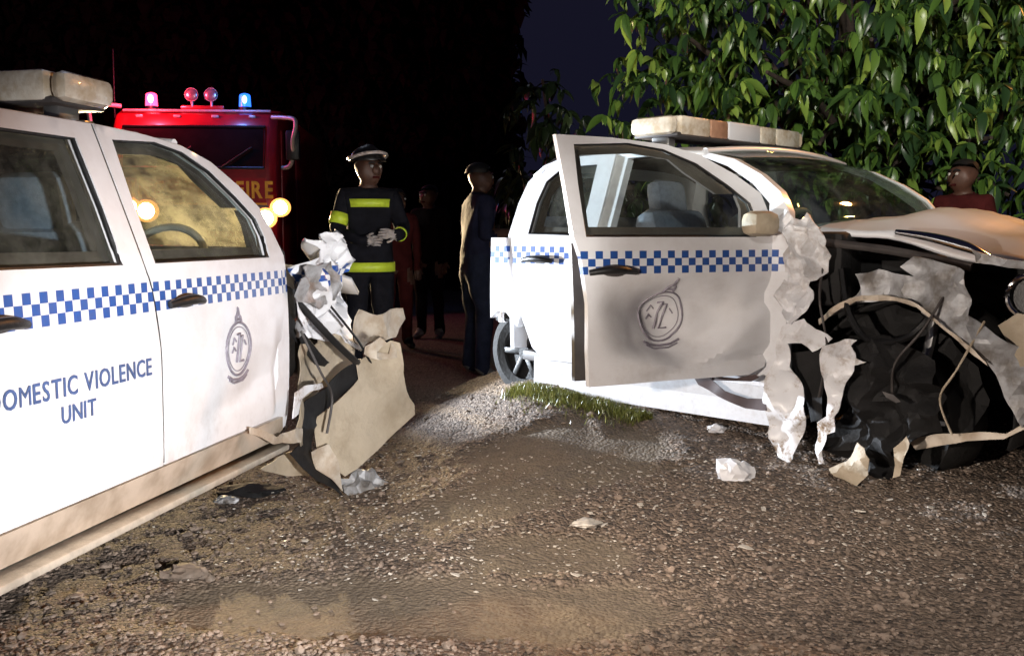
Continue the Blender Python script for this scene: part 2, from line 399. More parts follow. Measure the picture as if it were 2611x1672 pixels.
def ground():
    def axis(a, b, st, lo, hi, gr=1.22):
        v = [a + st * i for i in range(int((b - a) / st) + 1)]; s = st
        while v[-1] < hi: s *= gr; v.append(v[-1] + s)
        s = st; w = []; x = a
        while x > lo: s *= gr; x -= s; w.append(x)
        return w[::-1] + v
    xs = axis(-2.1, 2.4, 0.02, -140, 140); ys = axis(2.6, 6.4, 0.02, -40, 190)
    vs = [(x, y, gz(x, y)) for y in ys for x in xs]; nx = len(xs)
    fs = [(j * nx + i, j * nx + i + 1, (j + 1) * nx + i + 1, (j + 1) * nx + i) for j in range(len(ys) - 1) for i in range(nx - 1)]
    m = bpy.data.materials.new('gravel_and_mud'); m.use_nodes = True
    nt = m.node_tree; p = nt.nodes['Principled BSDF']
    tc = nd(nt, 'ShaderNodeTexCoord'); v = tc.outputs['Object']
    at = nd(nt, 'ShaderNodeAttribute', attribute_name='patch')
    vo = nd(nt, 'ShaderNodeTexVoronoi'); vo.inputs['Scale'].default_value = 72; nt.links.new(v, vo.inputs['Vector'])
    vo2 = nd(nt, 'ShaderNodeTexVoronoi'); vo2.inputs['Scale'].default_value = 42; nt.links.new(v, vo2.inputs['Vector'])
    n1 = noise_(nt, 1.7, 5, 0.6, v); n2 = noise_(nt, 26, 6, 0.7, v); n3 = noise_(nt, 120, 3, 0.6, v)
    grit = mixc(nt, ramp(nt, vo.outputs['Color'], 0.15, 0.85), (0.062, 0.047, 0.037), (0.30, 0.22, 0.165))
    grit = mixc(nt, ramp(nt, n2, 0.35, 0.7), grit, (0.165, 0.122, 0.092))
    grit = mixc(nt, ramp(nt, n1, 0.4, 0.7), grit, (0.19, 0.142, 0.105))
    mud = mixc(nt, ramp(nt, n2, 0.3, 0.75), (0.20, 0.158, 0.112), (0.125, 0.098, 0.072))
    sepc = nd(nt, 'ShaderNodeSeparateColor'); nt.links.new(vo.outputs['Color'], sepc.inputs[0])
    chip = math_(nt, 'MULTIPLY', ramp(nt, sepc.outputs[1], 0.80, 0.95), ramp(nt, vo.outputs['Distance'], 0.55, 0.25))
    grit = mixc(nt, chip, grit, (0.46, 0.38, 0.31))
    pit = math_(nt, 'MULTIPLY', ramp(nt, sepc.outputs[2], 0.70, 0.9), 0.75)
    grit = mixc(nt, pit, grit, (0.04, 0.032, 0.028))
    nt.links.new(mixc(nt, at.outputs['Fac'], grit, mud), p.inputs['Base Color'])
    p.inputs['Roughness'].default_value = 0.82
    hgt = math_(nt, 'ADD', math_(nt, 'MULTIPLY', vo.outputs['Distance'], -0.9), math_(nt, 'ADD', math_(nt, 'MULTIPLY', vo2.outputs['Distance'], -0.7), math_(nt, 'MULTIPLY', n3, 0.35)))
    hgt = math_(nt, 'MULTIPLY', hgt, math_(nt, 'SUBTRACT', 1.0, math_(nt, 'MULTIPLY', at.outputs['Fac'], 0.6)))
    b = nd(nt, 'ShaderNodeBump'); b.inputs['Strength'].default_value = 1.0; b.inputs['Distance'].default_value = 0.018
    nt.links.new(hgt, b.inputs['Height']); nt.links.new(b.outputs[0], p.inputs['Normal'])
    o = pydata('ground', vs, fs, m, None, True, 180)
    a = o.data.attributes.new('patch', 'FLOAT', 'POINT')
    a.data.foreach_set('value', [patchmask(x, y) if (-3 < x < 4 and 2 < y < 9) else 0.0 for (x, y, z) in vs])
    o['kind'] = 'structure'
ground()

# ------------------------------------------------------------------ pickups
class Pickup:
    ZB = 1.11
    def __init__(s, name, label, loc, rz, k, kz, wreck):
        s.k, s.kz, s.wreck = k, kz, wreck
        s.root = empty(name, loc, rz, label, 'pickup truck', None)
    def V(s, z):
        if z > s.ZB: return 0.9 - 0.38 * (z - s.ZB)
        return 0.9 + 0.010 * math.sin(PI * min(1, max(0, (z - 0.46) / 0.65))) - (1.6 * (0.5 - z) ** 2 if z < 0.5 else 0)
    def P(s, u, v, z):
        if z > s.ZB: z = s.ZB + (z - s.ZB) * s.kz
        return Vector((s.k * u, -s.k * v, s.k * z))
    def skin(s, off=0.0, side=1, org=None, dv=None):
        org = org or Vector((0, 0, 0))
        def fn(u, z):
            v = s.V(z) + off + (dv(u, z) if dv else 0)
            return s.P(u, side * v, z) - org, (u, side * v, z)
        return fn

    # outlines in template metres (u forward from the front axle, z up)
    RAIL = [(-1.53, 1.559), (-1.3, 1.554), (-1.044, 1.533), (-0.87, 1.488), (-0.711, 1.407), (-0.594, 1.322), (-0.53, 1.23), (-0.505, 1.12)]
    FD = [(-1.562, 1.553), (-1.3, 1.548), (-1.044, 1.527), (-0.872, 1.482), (-0.716, 1.400), (-0.600, 1.316), (-0.575, 1.20), (-0.572, 1.0), (-0.575, 0.62), (-0.62, 0.50), (-0.70, 0.468), (-1.49, 0.462), (-1.50, 0.66), (-1.502, 0.85), (-1.53, 1.03), (-1.562, 1.12), (-1.560, 1.33)]
    FW = [(-1.487, 1.512), (-1.228, 1.527), (-1.059, 1.505), (-0.905, 1.446), (-0.765, 1.352), (-0.665, 1.27), (-0.650, 1.20), (-0.673, 1.116), (-1.506, 1.118), (-1.500, 1.34)]
    def rear_door_outline(s, ue):
        return [(-1.574, 1.553), (-1.572, 1.33), (-1.574, 1.12), (-1.542, 1.03), (-1.514, 0.85), (-1.512, 0.66), (-1.502, 0.462), (ue + 0.22, 0.462), (ue + 0.14, 0.52), (ue + 0.06, 0.70), (ue, 0.92), (ue, 1.12), (ue + 0.03, 1.40), (ue + 0.14, 1.53), (ue + 0.26, 1.55)]
    def rear_window_outline(s, ue):
        return [(-1.680, 1.500), (-1.672, 1.29), (-1.678, 1.118), (ue + 0.10, 1.126), (ue + 0.10, 1.30), (ue + 0.13, 1.42), (ue + 0.22, 1.492), (ue + 0.30, 1.498)]

    def door_set(s, name, outl, win, handle, parent, org, dv=None, label=None, sp=0.035, pane=True):
        d = sheet(name, outl, [win], sp, s.skin(0, 1, org, dv), M['paint'], parent, 0.03 * s.k, 40)
        if label: d['label'] = label
        def inset(P, a):
            cx = sum(p[0] for p in P) / len(P); cz = sum(p[1] for p in P) / len(P)
            return [(x + a * (1 if x < cx else -1), z + a * (1 if z < cz else -1)) for x, z in P]
        ring = [s.P(u, s.V(z) - 0.012, z) - org for u, z in resample(win, 0.05)]
        tube('weatherstrip', ring, 0.0085 * s.k, M['black'], d, 6, True)
        inw = inset(win, 0.042)
        sheet('window_trim', win, [inw], 0.06, s.skin(-0.045, 1, org), M['headliner'], d, 0.02)
        if pane:
            sheet('window_pane', [(u, z) for u, z in win], [], 0.12, s.skin(-0.03, 1, org), M['glass'], d, 0.004)
        lo = [p for p in outl if p[1] < 1.0]
        u0 = min(p[0] for p in lo) + 0.05; u1 = max(p[0] for p in lo) - 0.05
        sheet('inner_trim', [(u0, 1.09), (u1, 1.09), (u1 - 0.03, 0.55), (u1 - 0.12, 0.50), (u0 + 0.02, 0.50)], [], 0.1, s.skin(-0.075 if 'dentB' not in getattr(dv, '__name__', '') else -0.24, 1, org), M['trim'], d, 0.03)
        # pull handle over a dark cup
        a, z = handle
        bm = bmesh.new()
        pts = [s.P(a + 0.215 * t, s.V(z) + 0.012 + 0.022 * math.sin(PI * t), z + 0.012 * math.sin(PI * t)) - org for t in [i / 8 for i in range(9)]]
        tube_bm(bm, pts, [0.012 * s.k + 0.006 * math.sin(PI * i / 8) for i in range(9)], 8)
        h_ = frombm('door_handle', bm, M['black'], d, sharp=60)
        bm = bmesh.new(); bmesh.ops.create_uvsphere(bm, u_segments=14, v_segments=8, radius=1, matrix=Matrix.Translation(s.P(a + 0.12, s.V(z) - 0.004, z + 0.006) - org) @ Matrix.Diagonal((0.085 * s.k, 0.008, 0.028 * s.k, 1)))
        frombm('handle_cup', bm, M['trim'], d)
        return d

    def lettering(s, body, u0, u1, z0, z1, parent, org, bold=0.0):
        for me in line_of_letters(body, u0, u1, z0, z1, bold):
            for v in me.vertices:
                e = v.co.z; v.co = s.P(v.co.x, s.V(v.co.y) + 0.0045 + e, v.co.y) - org
            link('letter', me, M['ink'], parent, False)

    def emblem(s, cu, cz, r, parent, org, dv=None):
        bm = bmesh.new()
        def pt(u, z): return s.P(u, s.V(z) + 0.003 + (dv(u, z) if dv else 0), z) - org
        tube_bm(bm, [pt(cu + r * math.cos(a), cz + r * math.sin(a)) for a in [i * 2 * PI / 36 for i in range(36)]], 0.0048, 6, True)
        tube_bm(bm, [pt(cu + r * .84 * math.cos(a), cz + r * .84 * math.sin(a)) for a in [i * 2 * PI / 30 for i in range(30)]], 0.002, 5, True)
        def stroke(pp, w=0.0035): tube_bm(bm, [pt(cu + r * a, cz + r * b) for a, b in pp], w, 5)
        stroke([(-.22, 1.0), (-.16, 1.22), (-.05, 1.30), (0, 1.55), (.05, 1.30), (.16, 1.22), (.22, 1.0)], 0.006)
        stroke([(-.14, 1.12), (.14, 1.12)], 0.006)
        stroke([(-.12, .55), (.1, .6), (-.02, .15), (-.2, -.5)], 0.005)
        stroke([(.12, .45), (.3, .5), (.2, 0), (.05, -.5), (.4, -.48)], 0.005)
        stroke([(-.5, .2), (-.35, .45), (-.2, .3)]); stroke([(-.55, -.1), (-.4, .1), (-.25, -.05)]); stroke([(.45, .3), (.6, .1)])
        stroke([(-.9, -.95), (-.5, -1.12), (0, -1.18), (.5, -1.12), (.9, -.95)], 0.006); stroke([(-.8, -1.1), (-.4, -1.26), (.4, -1.26), (.8, -1.1)], 0.004)
        frombm('emblem', bm, M['crest'], parent, sharp=60)

    def crumple(s, name, poly, vb, amp, seed, m, sp=0.03, freq=9, label=None, grain=0.35):
        def fn(u, z):
            w = nz((u, z, seed), freq, seed) + 0.5 * nz((u, z, seed), freq * 2.3, seed)
            r_ = 1 - 2 * abs(nz((u, z, seed + 5), freq * 0.8, seed))
            v = (vb(u, z) if callable(vb) else vb) + amp * (0.6 * w + 0.55 * r_)
            du = 0.25 * amp * nz((u, z, seed + 2), freq * 1.4, seed); dz = 0.25 * amp * nz((u, z, seed + 3), freq * 1.4, seed)
            return s.P(u + du, v, z + dz), (u, v, z)
        o = sheet(name, poly, [], sp, fn, m, s.root, 0.004, 22)
        if label: o['label'] = label
        return o

    def wheel(s, u, v, z, r, tilt=None, w=0.21, name='wheel'):
        o = bpy.data.objects.new(name, None); C.objects.link(o); o.parent = s.root; o.empty_display_size = 0.1
        o.location = s.P(u, v, z)
        if tilt: o.rotation_euler = tilt
        r *= s.k; w *= s.k
        bm = bmesh.new(); prof = [(r * .62, -w * .42), (r * .78, -w * .5), (r * .95, -w * .46), (r, -w * .33), (r, w * .33), (r * .95, w * .46), (r * .78, w * .5), (r * .62, w * .42)]
        n = 44; rings = []
        for i in range(n):
            a = 2 * PI * i / n
            rings.append([bm.verts.new(((q * (1 - 0.02 * (i % 2) * (q > r * .97))) * math.cos(a), y, (q * (1 - 0.02 * (i % 2) * (q > r * .97))) * math.sin(a))) for q, y in prof])
        for i in range(n):
            A, B = rings[i], rings[(i + 1) % n]
            for j in range(len(prof)): bm.faces.new((A[j], A[(j + 1) % 8], B[(j + 1) % 8], B[j]))
        frombm('tyre', bm, M['rubber'], o, sharp=30)
        bm = bmesh.new(); cyl(bm, (0, -w * .30, 0), (0, w * .3, 0), r * .63, r * .63, 32)
        cyl(bm, (0, -w * .42, 0), (0, -w * .28, 0), r * .16, r * .2, 16)
        for i in range(6):
            a = i * PI / 3
            bbox(bm, Vector((math.cos(a) * r * .38, -w * .36, math.sin(a) * r * .38)), (r * .46, w * .12, r * .13), 0.006, Matrix.Rotation(-a, 3, 'Y'))
        frombm('rim', bm, M['alu'] if s.k == 1.0 else M['black'], o)
        return o

    def light_bar(s, uc, z0):
        rt = s.root
        b = bpy.data.objects.new('light_bar', None); C.objects.link(b); b.parent = rt; b.empty_display_size = 0.1
        def seg(v0, v1, m, name, h=0.098, d=0.29, z=0.0, bev=0.016):
            c = s.P(uc, (v0 + v1) / 2, 0); c.z = s.P(0, 0, z0).z + (h / 2 + z) * s.k
            return box(name, c, (d * s.k, (v1 - v0) * s.k, h * s.k), m, b, bev * s.k)
        seg(-0.62, 0.62, M['trim'], 'base_tray', 0.02, 0.27, -0.006, 0.006)
        seg(-0.60, -0.335, M['lens'], 'lens'); seg(-0.33, -0.165, M['lens'], 'lens'); seg(-0.16, 0.16, M['paint_plain'], 'speaker_housing', 0.10)
        seg(0.165, 0.33, M['lens_red'], 'lens'); seg(0.335, 0.595, M['lens'], 'lens')
        for sd in (-1, 1):
            seg(*((0.60, 0.665) if sd > 0 else (-0.665, -0.605)), M['lens'], 'end_lens', 0.094, 0.27, 0.002, 0.031)
            bm = bmesh.new(); zt = s.P(0, 0, z0).z; c = s.P(uc, sd * 0.55, 0)
            bbox(bm, Vector((c.x, c.y, zt - 0.03 * s.k)), (0.11 * s.k, 0.06 * s.k, 0.062 * s.k), 0.01)
            bbox(bm, Vector((c.x, c.y - sd * 0.05 * s.k, zt - 0.055 * s.k)), (0.05 * s.k, 0.10 * s.k, 0.012), 0.003)
            frombm('mounting_foot', bm, M['alu'], b)

    def shell(s, ue, bed_end, windshield, axle_r, door_open):
        rt = s.root; P = s.P
        # near side frame with the two doorways cut out
        back = [(ue - 0.06, 1.12), (ue - 0.05, 1.30), (ue - 0.02, 1.42), (ue + 0.06, 1.51), (ue + 0.2, 1.553), (-1.53, 1.559)]
        outer = back[:-1] + s.RAIL + [(-0.50, 1.0), (-0.50, 0.40), (-0.62, 0.36), (ue + 0.30, 0.36), (ue + 0.22, 0.44), (ue + 0.10, 0.62), (ue - 0.05, 0.86)]
        fo = [(-1.50, 1.525), (-1.228, 1.535), (-1.059, 1.512), (-0.90, 1.455), (-0.745, 1.365), (-0.635, 1.27), (-0.61, 1.12), (-0.61, 0.62), (-0.68, 0.50), (-1.45, 0.49), (-1.46, 0.85), (-1.50, 1.08)]
        ro = [(-1.64, 1.515), (-1.64, 1.10), (-1.58, 0.85), (-1.57, 0.49), (ue + 0.25, 0.49), (ue + 0.12, 0.72), (ue + 0.06, 0.92), (ue + 0.06, 1.12), (ue + 0.08, 1.38), (ue + 0.17, 1.50), (ue + 0.27, 1.52)]
        sheet('side_frame', outer, [fo, ro], 0.05, s.skin(-0.016), M['paint'], rt, 0.05 * s.k, 40)
        # far side: one flank with window openings
        o = sheet('side_frame', outer, [s.FW, s.rear_window_outline(ue)], 0.06, s.skin(-0.004, -1), M['paint_plain'], rt, 0.03, 40, True, (0, -1, 0))
        for wn_ in (s.FW, s.rear_window_outline(ue)):
            sheet('window_pane', wn_, [], 0.2, s.skin(-0.02, -1), M['glass'], o, 0.004, inward=(0, -1, 0))
        # roof lofted between the rails
        us = [ue + 0.02 + (-1.05 - ue - 0.02) * i / 16 for i in range(17)]
        def railz(u):
            pts = sorted(back + s.RAIL)
            for a, b in zip(pts, pts[1:]):
                if a[0] <= u <= b[0]: return a[1] + (b[1] - a[1]) * (u - a[0]) / (b[0] - a[0])
            return 1.5
        vs, fs, n = [], [], 21
        for u in us:
            ze = railz(u); ve = s.V(ze)
            for j in range(n):
                t = -1 + 2 * j / (n - 1); vs.append(P(u, ve * t, ze - 0.004 + 0.05 * (1 - abs(t) ** 3.2)))
        for i in range(len(us) - 1):
            for j in range(n - 1): fs.append((i * n + j, i * n + j + 1, (i + 1) * n + j + 1, (i + 1) * n + j))
        rf = pydata('roof', vs, fs, M['paint_plain'], rt, True, 50)
        set_car(rf.data, [(0, 0, 1.5)] * len(vs))
        md = rf.modifiers.new('thickness', 'SOLIDIFY'); md.thickness = 0.02; md.offset = -1
        lv = [v - Vector((0, 0, 0.035 * s.k)) for v in vs]
        pydata('headliner', [Vector((v.x, v.y * 0.96, v.z)) for v in lv], fs, M['headliner'], rt, True, 50)
        # windshield between the A pillars
        A = [(-1.04, 1.528), (-0.87, 1.478), (-0.72, 1.392), (-0.605, 1.305), (-0.545, 1.22), (-0.515, 1.14)]
        vs, fs, n = [], [], 15
        for i, (u, z) in enumerate(A):
            for j in range(n):
                t = -1 + 2 * j / (n - 1); e = 1 - t * t
                vs.append(P(u + 0.10 * e * (0.3 + 0.14 * i), (s.V(z) - 0.03) * t, z + 0.038 * e * (1 - i / 6)))
        for i in range(len(A) - 1):
            for j in range(n - 1): fs.append((i * n + j, (i + 1) * n + j, (i + 1) * n + j + 1, i * n + j + 1))
        ws = pydata('windshield', vs, fs, windshield, rt, True, 60)
        md = ws.modifiers.new('thickness', 'SOLIDIFY'); md.thickness = 0.005
        # header and cowl
        tube('windshield_header', [vs[j] + Vector((-0.01, 0, 0.006)) for j in range(n)], 0.02 * s.k, M['paint_plain'], rt)
        tube('cowl', [vs[(len(A) - 1) * n + j] + Vector((0.01, 0, -0.03)) for j in range(n)], 0.045 * s.k, M['black'], rt)
        # back of the cab with a rear window
        def fb(a, b):
            z = b; v = a * s.V(b) / 0.9
            return P(ue - 0.035 + 0.10 * sstep(1.25, 1.56, z), v * 0.985, z), (0, 0, z)
        sheet('cab_back', [(-.9, .5), (.9, .5), (.9, 1.5), (.8, 1.56), (-.8, 1.56), (-.9, 1.5)], [[(-.68, 1.16), (.68, 1.16), (.66, 1.46), (-.66, 1.46)]], 0.1, fb, M['paint_plain'], rt, 0.03, inward=(1, 0, 0))
        # rocker and side step
        sheet('rocker', [(ue + 0.28, 0.355), (ue + 0.22, 0.458), (-0.60, 0.458), (-0.56, 0.40), (-0.58, 0.355)], [], 0.05,
              lambda u, z: (P(u, s.V(z) + 0.006 + 0.10 * (z - 0.455), z), (u, 0.4, z)), M['rocker'] if not door_open else M['paint_plain'], rt, 0.04)
        if not door_open:
            bm = bmesh.new(); bbox(bm, P((ue + 0.2 - 0.55) / 2, 0.86, 0.322), ((-0.55 - ue - 0.2) * s.k, 0.10 * s.k, 0.026), 0.008)
            frombm('side_step', bm, M['step'], rt)
        # floor, firewall
        box('floor', P((ue - 0.5) / 2, 0, 0.46), ((-0.5 - ue) * s.k, 1.66 * s.k, 0.06), M['trim'], rt, 0.01)
        box('firewall', P(-0.50, 0, 0.78), (0.03, 1.62 * s.k, 0.64 * s.k), M['dark'], rt, 0.01)
        # bed
        if bed_end < ue - 0.6:
            arch_c = -3.2
            so = [(ue - 0.07, 0.50), (ue - 0.07, 1.10), (bed_end, 1.10), (bed_end, 0.56)]
            ar = [(arch_c + 0.43 * math.cos(a), 0.50 + 0.43 * math.sin(a)) for a in [PI * (0.98 - 0.96 * i / 12) for i in range(13)]]
            so = so[1:] and [(ue - 0.07, 0.52), (ue - 0.07, 1.10), (bed_end, 1.10), (bed_end, 0.56)] + ar
        else:
            so = [(ue - 0.066, 1.105), (bed_end, 1.105), (bed_end, 0.66), (bed_end + 0.05, 0.70), (bed_end + 0.12, 0.70), (ue + 0.03, 0.62), (ue + 0.06, 0.70), (ue - 0.02, 0.90)]
        for sd in (1, -1):
            sheet('bed_side', so, [], 0.06, s.skin(-0.002, sd), M['paint'] if sd == 1 else M['paint_plain'], rt, 0.05, inward=(0, sd, 0))
        box('bed_floor', P((ue + bed_end) / 2 - 0.03, 0, 0.66), ((ue - bed_end) * s.k, 1.68 * s.k, 0.05), M['dark'], rt, 0.01)
        box('tailgate', P(bed_end + 0.02, 0, 0.86), (0.045 * s.k, 1.70 * s.k, 0.46 * s.k), M['paint_plain'], rt, 0.012)

    def interior(s):
        rt = s.root; P = s.P; k = s.k
        for v in (0.44, -0.44):
            st = bpy.data.objects.new('seat', None); C.objects.link(st); st.parent = rt; st.empty_display_size = 0.1
            box('cushion', P(-1.12, v, 0.70), (0.50 * k, 0.50 * k, 0.17 * k), M['seat'], st, 0.06 * k)
            box('backrest', P(-1.38, v, 0.98), (0.16 * k, 0.50 * k, 0.56 * k), M['seat'], st, 0.07 * k, Matrix.Rotation(R(-14), 3, 'Y'))
            box('headrest', P(-1.46, v, 1.315), (0.10 * k, 0.26 * k, 0.20 * k), M['seat'], st, 0.045 * k, Matrix.Rotation(R(-10), 3, 'Y'))
            bm = bmesh.new()
            for e in (-0.06, 0.06): cyl(bm, P(-1.43, v + e, 1.18), P(-1.45, v + e, 1.28), 0.007)
            frombm('headrest_post', bm, M['chrome'], st)
        bm = bmesh.new(); bbox(bm, P(-2.02, 0, 0.70), (0.42 * k, 1.45 * k, 0.16 * k), 0.05); bbox(bm, P(-2.22, 0, 0.98), (0.12 * k, 1.45 * k, 0.5 * k), 0.05, Matrix.Rotation(R(-12), 3, 'Y'))
        frombm('rear_bench', bm, M['seat'], rt)
        bm = bmesh.new(); bbox(bm, P(-0.58, 0, 0.98), (0.26 * k, 1.58 * k, 0.20 * k), 0.06); bbox(bm, P(-0.62, 0.44, 1.06), (0.16 * k, 0.40 * k, 0.12 * k), 0.05)
        frombm('dashboard', bm, M['trim'], rt)
        bm = bmesh.new(); c = P(-0.76, 0.47, 1.07); tl = Matrix.Rotation(R(-62), 3, 'Y')
        tube_bm(bm, [c + tl @ Vector((0.19 * k * math.cos(a), 0.19 * k * math.sin(a), 0)) for a in [i * PI / 16 for i in range(32)]], 0.016 * k, 8, True)
        for a in (0.3, PI - 0.3, -PI / 2): tube_bm(bm, [c, c + tl @ Vector((0.19 * k * math.sin(a) , 0.19 * k * math.cos(a), 0))], 0.012, 6)
        bbox(bm, c, (0.03, 0.13 * k, 0.10 * k), 0.015, Matrix.Rotation(R(28), 3, 'Y'))
        cyl(bm, c, P(-0.60, 0.47, 0.98), 0.03)
        frombm('steering_wheel', bm, M['step'], rt)

# ---- the pickup on the left, seen along its flank
thL = math.atan((718 - 512) / F)
hL = Vector((math.sin(thL), math.cos(thL), 0)); rL = Vector((hL.y, -hL.x, 0))
OL = Vector((-1.133, 3.2, 0)) + hL * 1.5 - rL * 0.9
A_ = Pickup('police_pickup', 'white police pickup with lettered rear door and front corner ripped open, beside the fire engine', OL, math.atan2(hL.y, hL.x), 1.0, 1.0, True)
Z0 = Vector((0, 0, 0))
A_.shell(-2.66, -4.1, M['windshield'], 0.36, False)
def dentA(u, z):
    return -0.022 * math.exp(-((u + 0.78) / 0.16) ** 2 - ((z - 0.66) / 0.09) ** 2) - 0.012 * math.exp(-((u + 1.0) / 0.3) ** 2 - ((z - 0.60 - 0.15 * (u + 1.0)) / 0.02) ** 2) - 0.03 * sstep(-0.68, -0.58, u) * sstep(0.95, 0.6, z)
fdA = A_.door_set('front_door', A_.FD, A_.FW, (-1.462, 0.982), A_.root, Z0, dentA, 'front door printed with a faded round crest')
rdA = A_.door_set('rear_door', A_.rear_door_outline(-2.66), A_.rear_window_outline(-2.66), (-2.365, 0.982), A_.root, Z0, None, 'rear door lettered in blue')
tube('door_gap_strip', smooth_path([A_.P(u, A_.V(z) - 0.010, z) for u, z in ((-1.567, 1.55), (-1.566, 1.33), (-1.568, 1.12), (-1.536, 1.03), (-1.508, 0.85), (-1.506, 0.66), (-1.496, 0.47))], 4), 0.0085, M['black'], A_.root, 6)  # black strip added so the gap between the doors reads as shade
A_.lettering('DOMESTIC VIOLENCE', -2.300, -1.576, 0.770, 0.825, rdA, Z0, 0.0012)
A_.lettering('UNIT', -2.022, -1.868, 0.696, 0.745, rdA, Z0, 0.0012)
A_.emblem(-0.985, 0.785, 0.098, fdA, Z0, dentA)
A_.light_bar(-1.46, 1.625)
A_.interior()
for u, v, z in ((-3.2, 0.78, 0.36), (-3.2, -0.78, 0.36), (0.0, -0.78, 0.36)): A_.wheel(u, v, z, 0.36)

def carpoint(px, py, car_o, hd, rt_, v0, u0=0.0, slope=0.0, k=1.0):
    """where the sight line meets the upright plane v = v0 + slope*(u-u0) of a car: template u, v, z"""
    a = (px - W / 2) / F; b = (H / 2 - py) / F; c, s_ = math.cos(PITCH), math.sin(PITCH)
    d = Vector((a, c + b * s_, -s_ + b * c)); o = Vector((0, 0, CH)) - car_o
    # (o+td).r - v0*k - slope*((o+td).h - u0*k) = 0
    n = rt_ - hd * slope; t = (k * (v0 - slope * u0) - o.dot(n)) / d.dot(n); p = o + d * t
    return p.dot(hd) / k, p.dot(rt_) / k, p.z / k
SC = 1024 / 2611
def z4(P): return [((x / 2 + 600) * SC, (y / 2 + 550) * SC) for x, y in P]
def plane_poly(P, car_o, hd, rt_, v0, u0, slope, k=1.0):
    return [(q[0], q[2]) for q in (carpoint(x, y, car_o, hd, rt_, v0, u0, slope, k) for x, y in P)]

# torn front corner of the left pickup
fl = plane_poly(z4([(640, 750), (760, 690), (820, 635), (862, 650), (868, 800), (890, 890), (916, 960), (905, 1012), (760, 1140), (590, 1290), (520, 1325), (455, 1270), (405, 1180), (398, 1100), (420, 1020), (540, 930), (650, 830)]), OL, hL, rL, 0.93, -0.25, 0.55)
A_.crumple('torn_fender_flap', fl, lambda u, z: 0.93 + 0.55 * (u + 0.25) + 0.10 * (0.35 - z), 0.022, 3, M['beige'], 0.035, 5, 'large pale flap hanging out from the torn fender')
ln = plane_poly(z4([(575, 760), (620, 745), (655, 810), (640, 855), (520, 950), (415, 1025), (392, 1190), (440, 1290), (530, 1400), (545, 1430), (420, 1350), (340, 1290), (270, 1215), (350, 1150), (310, 1025), (345, 955), (460, 870)]), OL, hL, rL, 0.92, -0.25, 0.42)
A_.crumple('wheel_arch_liner', ln, lambda u, z: 0.915 + 0.42 * (u + 0.25), 0.03, 8, M['black'], 0.035, 7, 'black liner strip twisted out of the arch')
wc = plane_poly(z4([(262, 430), (300, 300), (335, 200), (400, 120), (450, 130), (480, 150), (520, 70), (560, 62), (600, 130), (585, 190), (640, 235), (590, 300), (575, 400), (610, 520), (600, 700), (560, 660), (500, 620), (330, 640), (285, 600)]), OL, hL, rL, 0.86, -0.4, 0.0)
A_.crumple('crumpled_fender', wc, lambda u, z: 0.88 - 0.10 * sstep(-0.4, 0.3, u), 0.13, 11, M['paint'], 0.022, 7.5, 'crushed white top of the fender')
wc2 = plane_poly(z4([(350, 330), (420, 250), (520, 230), (560, 330), (540, 430), (450, 470), (380, 440)]), OL, hL, rL, 0.97, -0.3, 0.0)
A_.crumple('crumpled_fender', wc2, 0.93, 0.06, 21, M['silver'], 0.024, 10)
fe = plane_poly(z4([(310, 640), (400, 655), (470, 600), (560, 680), (600, 745), (540, 800), (455, 875), (335, 1005), (325, 1060), (345, 1150), (300, 1170), (270, 1120), (275, 900), (290, 740)]), OL, hL, rL, 0.86, -0.4, 0.0)
A_.crumple('inner_fender', fe, lambda u, z: 0.86 + 0.03 * math.sin(9 * u), 0.05, 5, M['beige'], 0.032, 6)
fe2 = plane_poly(z4([(610, 480), (700, 500), (830, 470), (870, 520), (800, 620), (700, 640), (640, 690), (600, 640)]), OL, hL, rL, 0.7, -0.2, 0.3)
A_.crumple('inner_fender', fe2, lambda u, z: 0.7 + 0.3 * (u + 0.2), 0.05, 15, M['primer'], 0.035, 6)
fe3 = plane_poly(z4([(650, 660), (720, 620), (745, 650), (690, 690), (760, 700), (790, 650), (820, 640), (800, 720), (700, 735), (640, 705)]), OL, hL, rL, 0.95, -0.2, 0.5)
A_.crumple('bent_bracket', fe3, lambda u, z: 0.95 + 0.5 * (u + 0.2), 0.05, 18, M['primer'], 0.03, 9)
fe4 = plane_poly(z4([(300, 1080), (200, 1130), (60, 1075), (60, 1110), (170, 1165), (330, 1150), (340, 1080)]), OL, hL, rL, 0.92, -0.6, 0.0)
A_.crumple('rocker_tear', fe4, 0.915, 0.04, 19, M['primer'], 0.03, 8)
fe5 = plane_poly(z4([(270, 1190), (120, 1290), (260, 1325), (370, 1320), (330, 1260)]), OL, hL, rL, 0.75, -0.6, 0.0)
A_.crumple('inner_fender', fe5, 0.75, 0.03, 23, M['beige'], 0.04, 6)
fe6 = plane_poly(z4([(400, 1200), (470, 1160), (500, 1250), (535, 1400), (500, 1360), (430, 1290)]), OL, hL, rL, 0.98, -0.25, 0.42)
A_.crumple('bent_bracket', fe6, lambda u, z: 0.98 + 0.42 * (u + 0.25), 0.03, 29, M['primer'], 0.03, 9)
cr = plane_poly(z4([(300, 900), (360, 860), (440, 850), (455, 875), (385, 890), (340, 930), (325, 1010), (295, 1030)]), OL, hL, rL, 0.96, -0.4, 0.0)
A_.crumple('arch_lip', cr, 0.95, 0.02, 31, M['paint_dirty'], 0.025, 6)
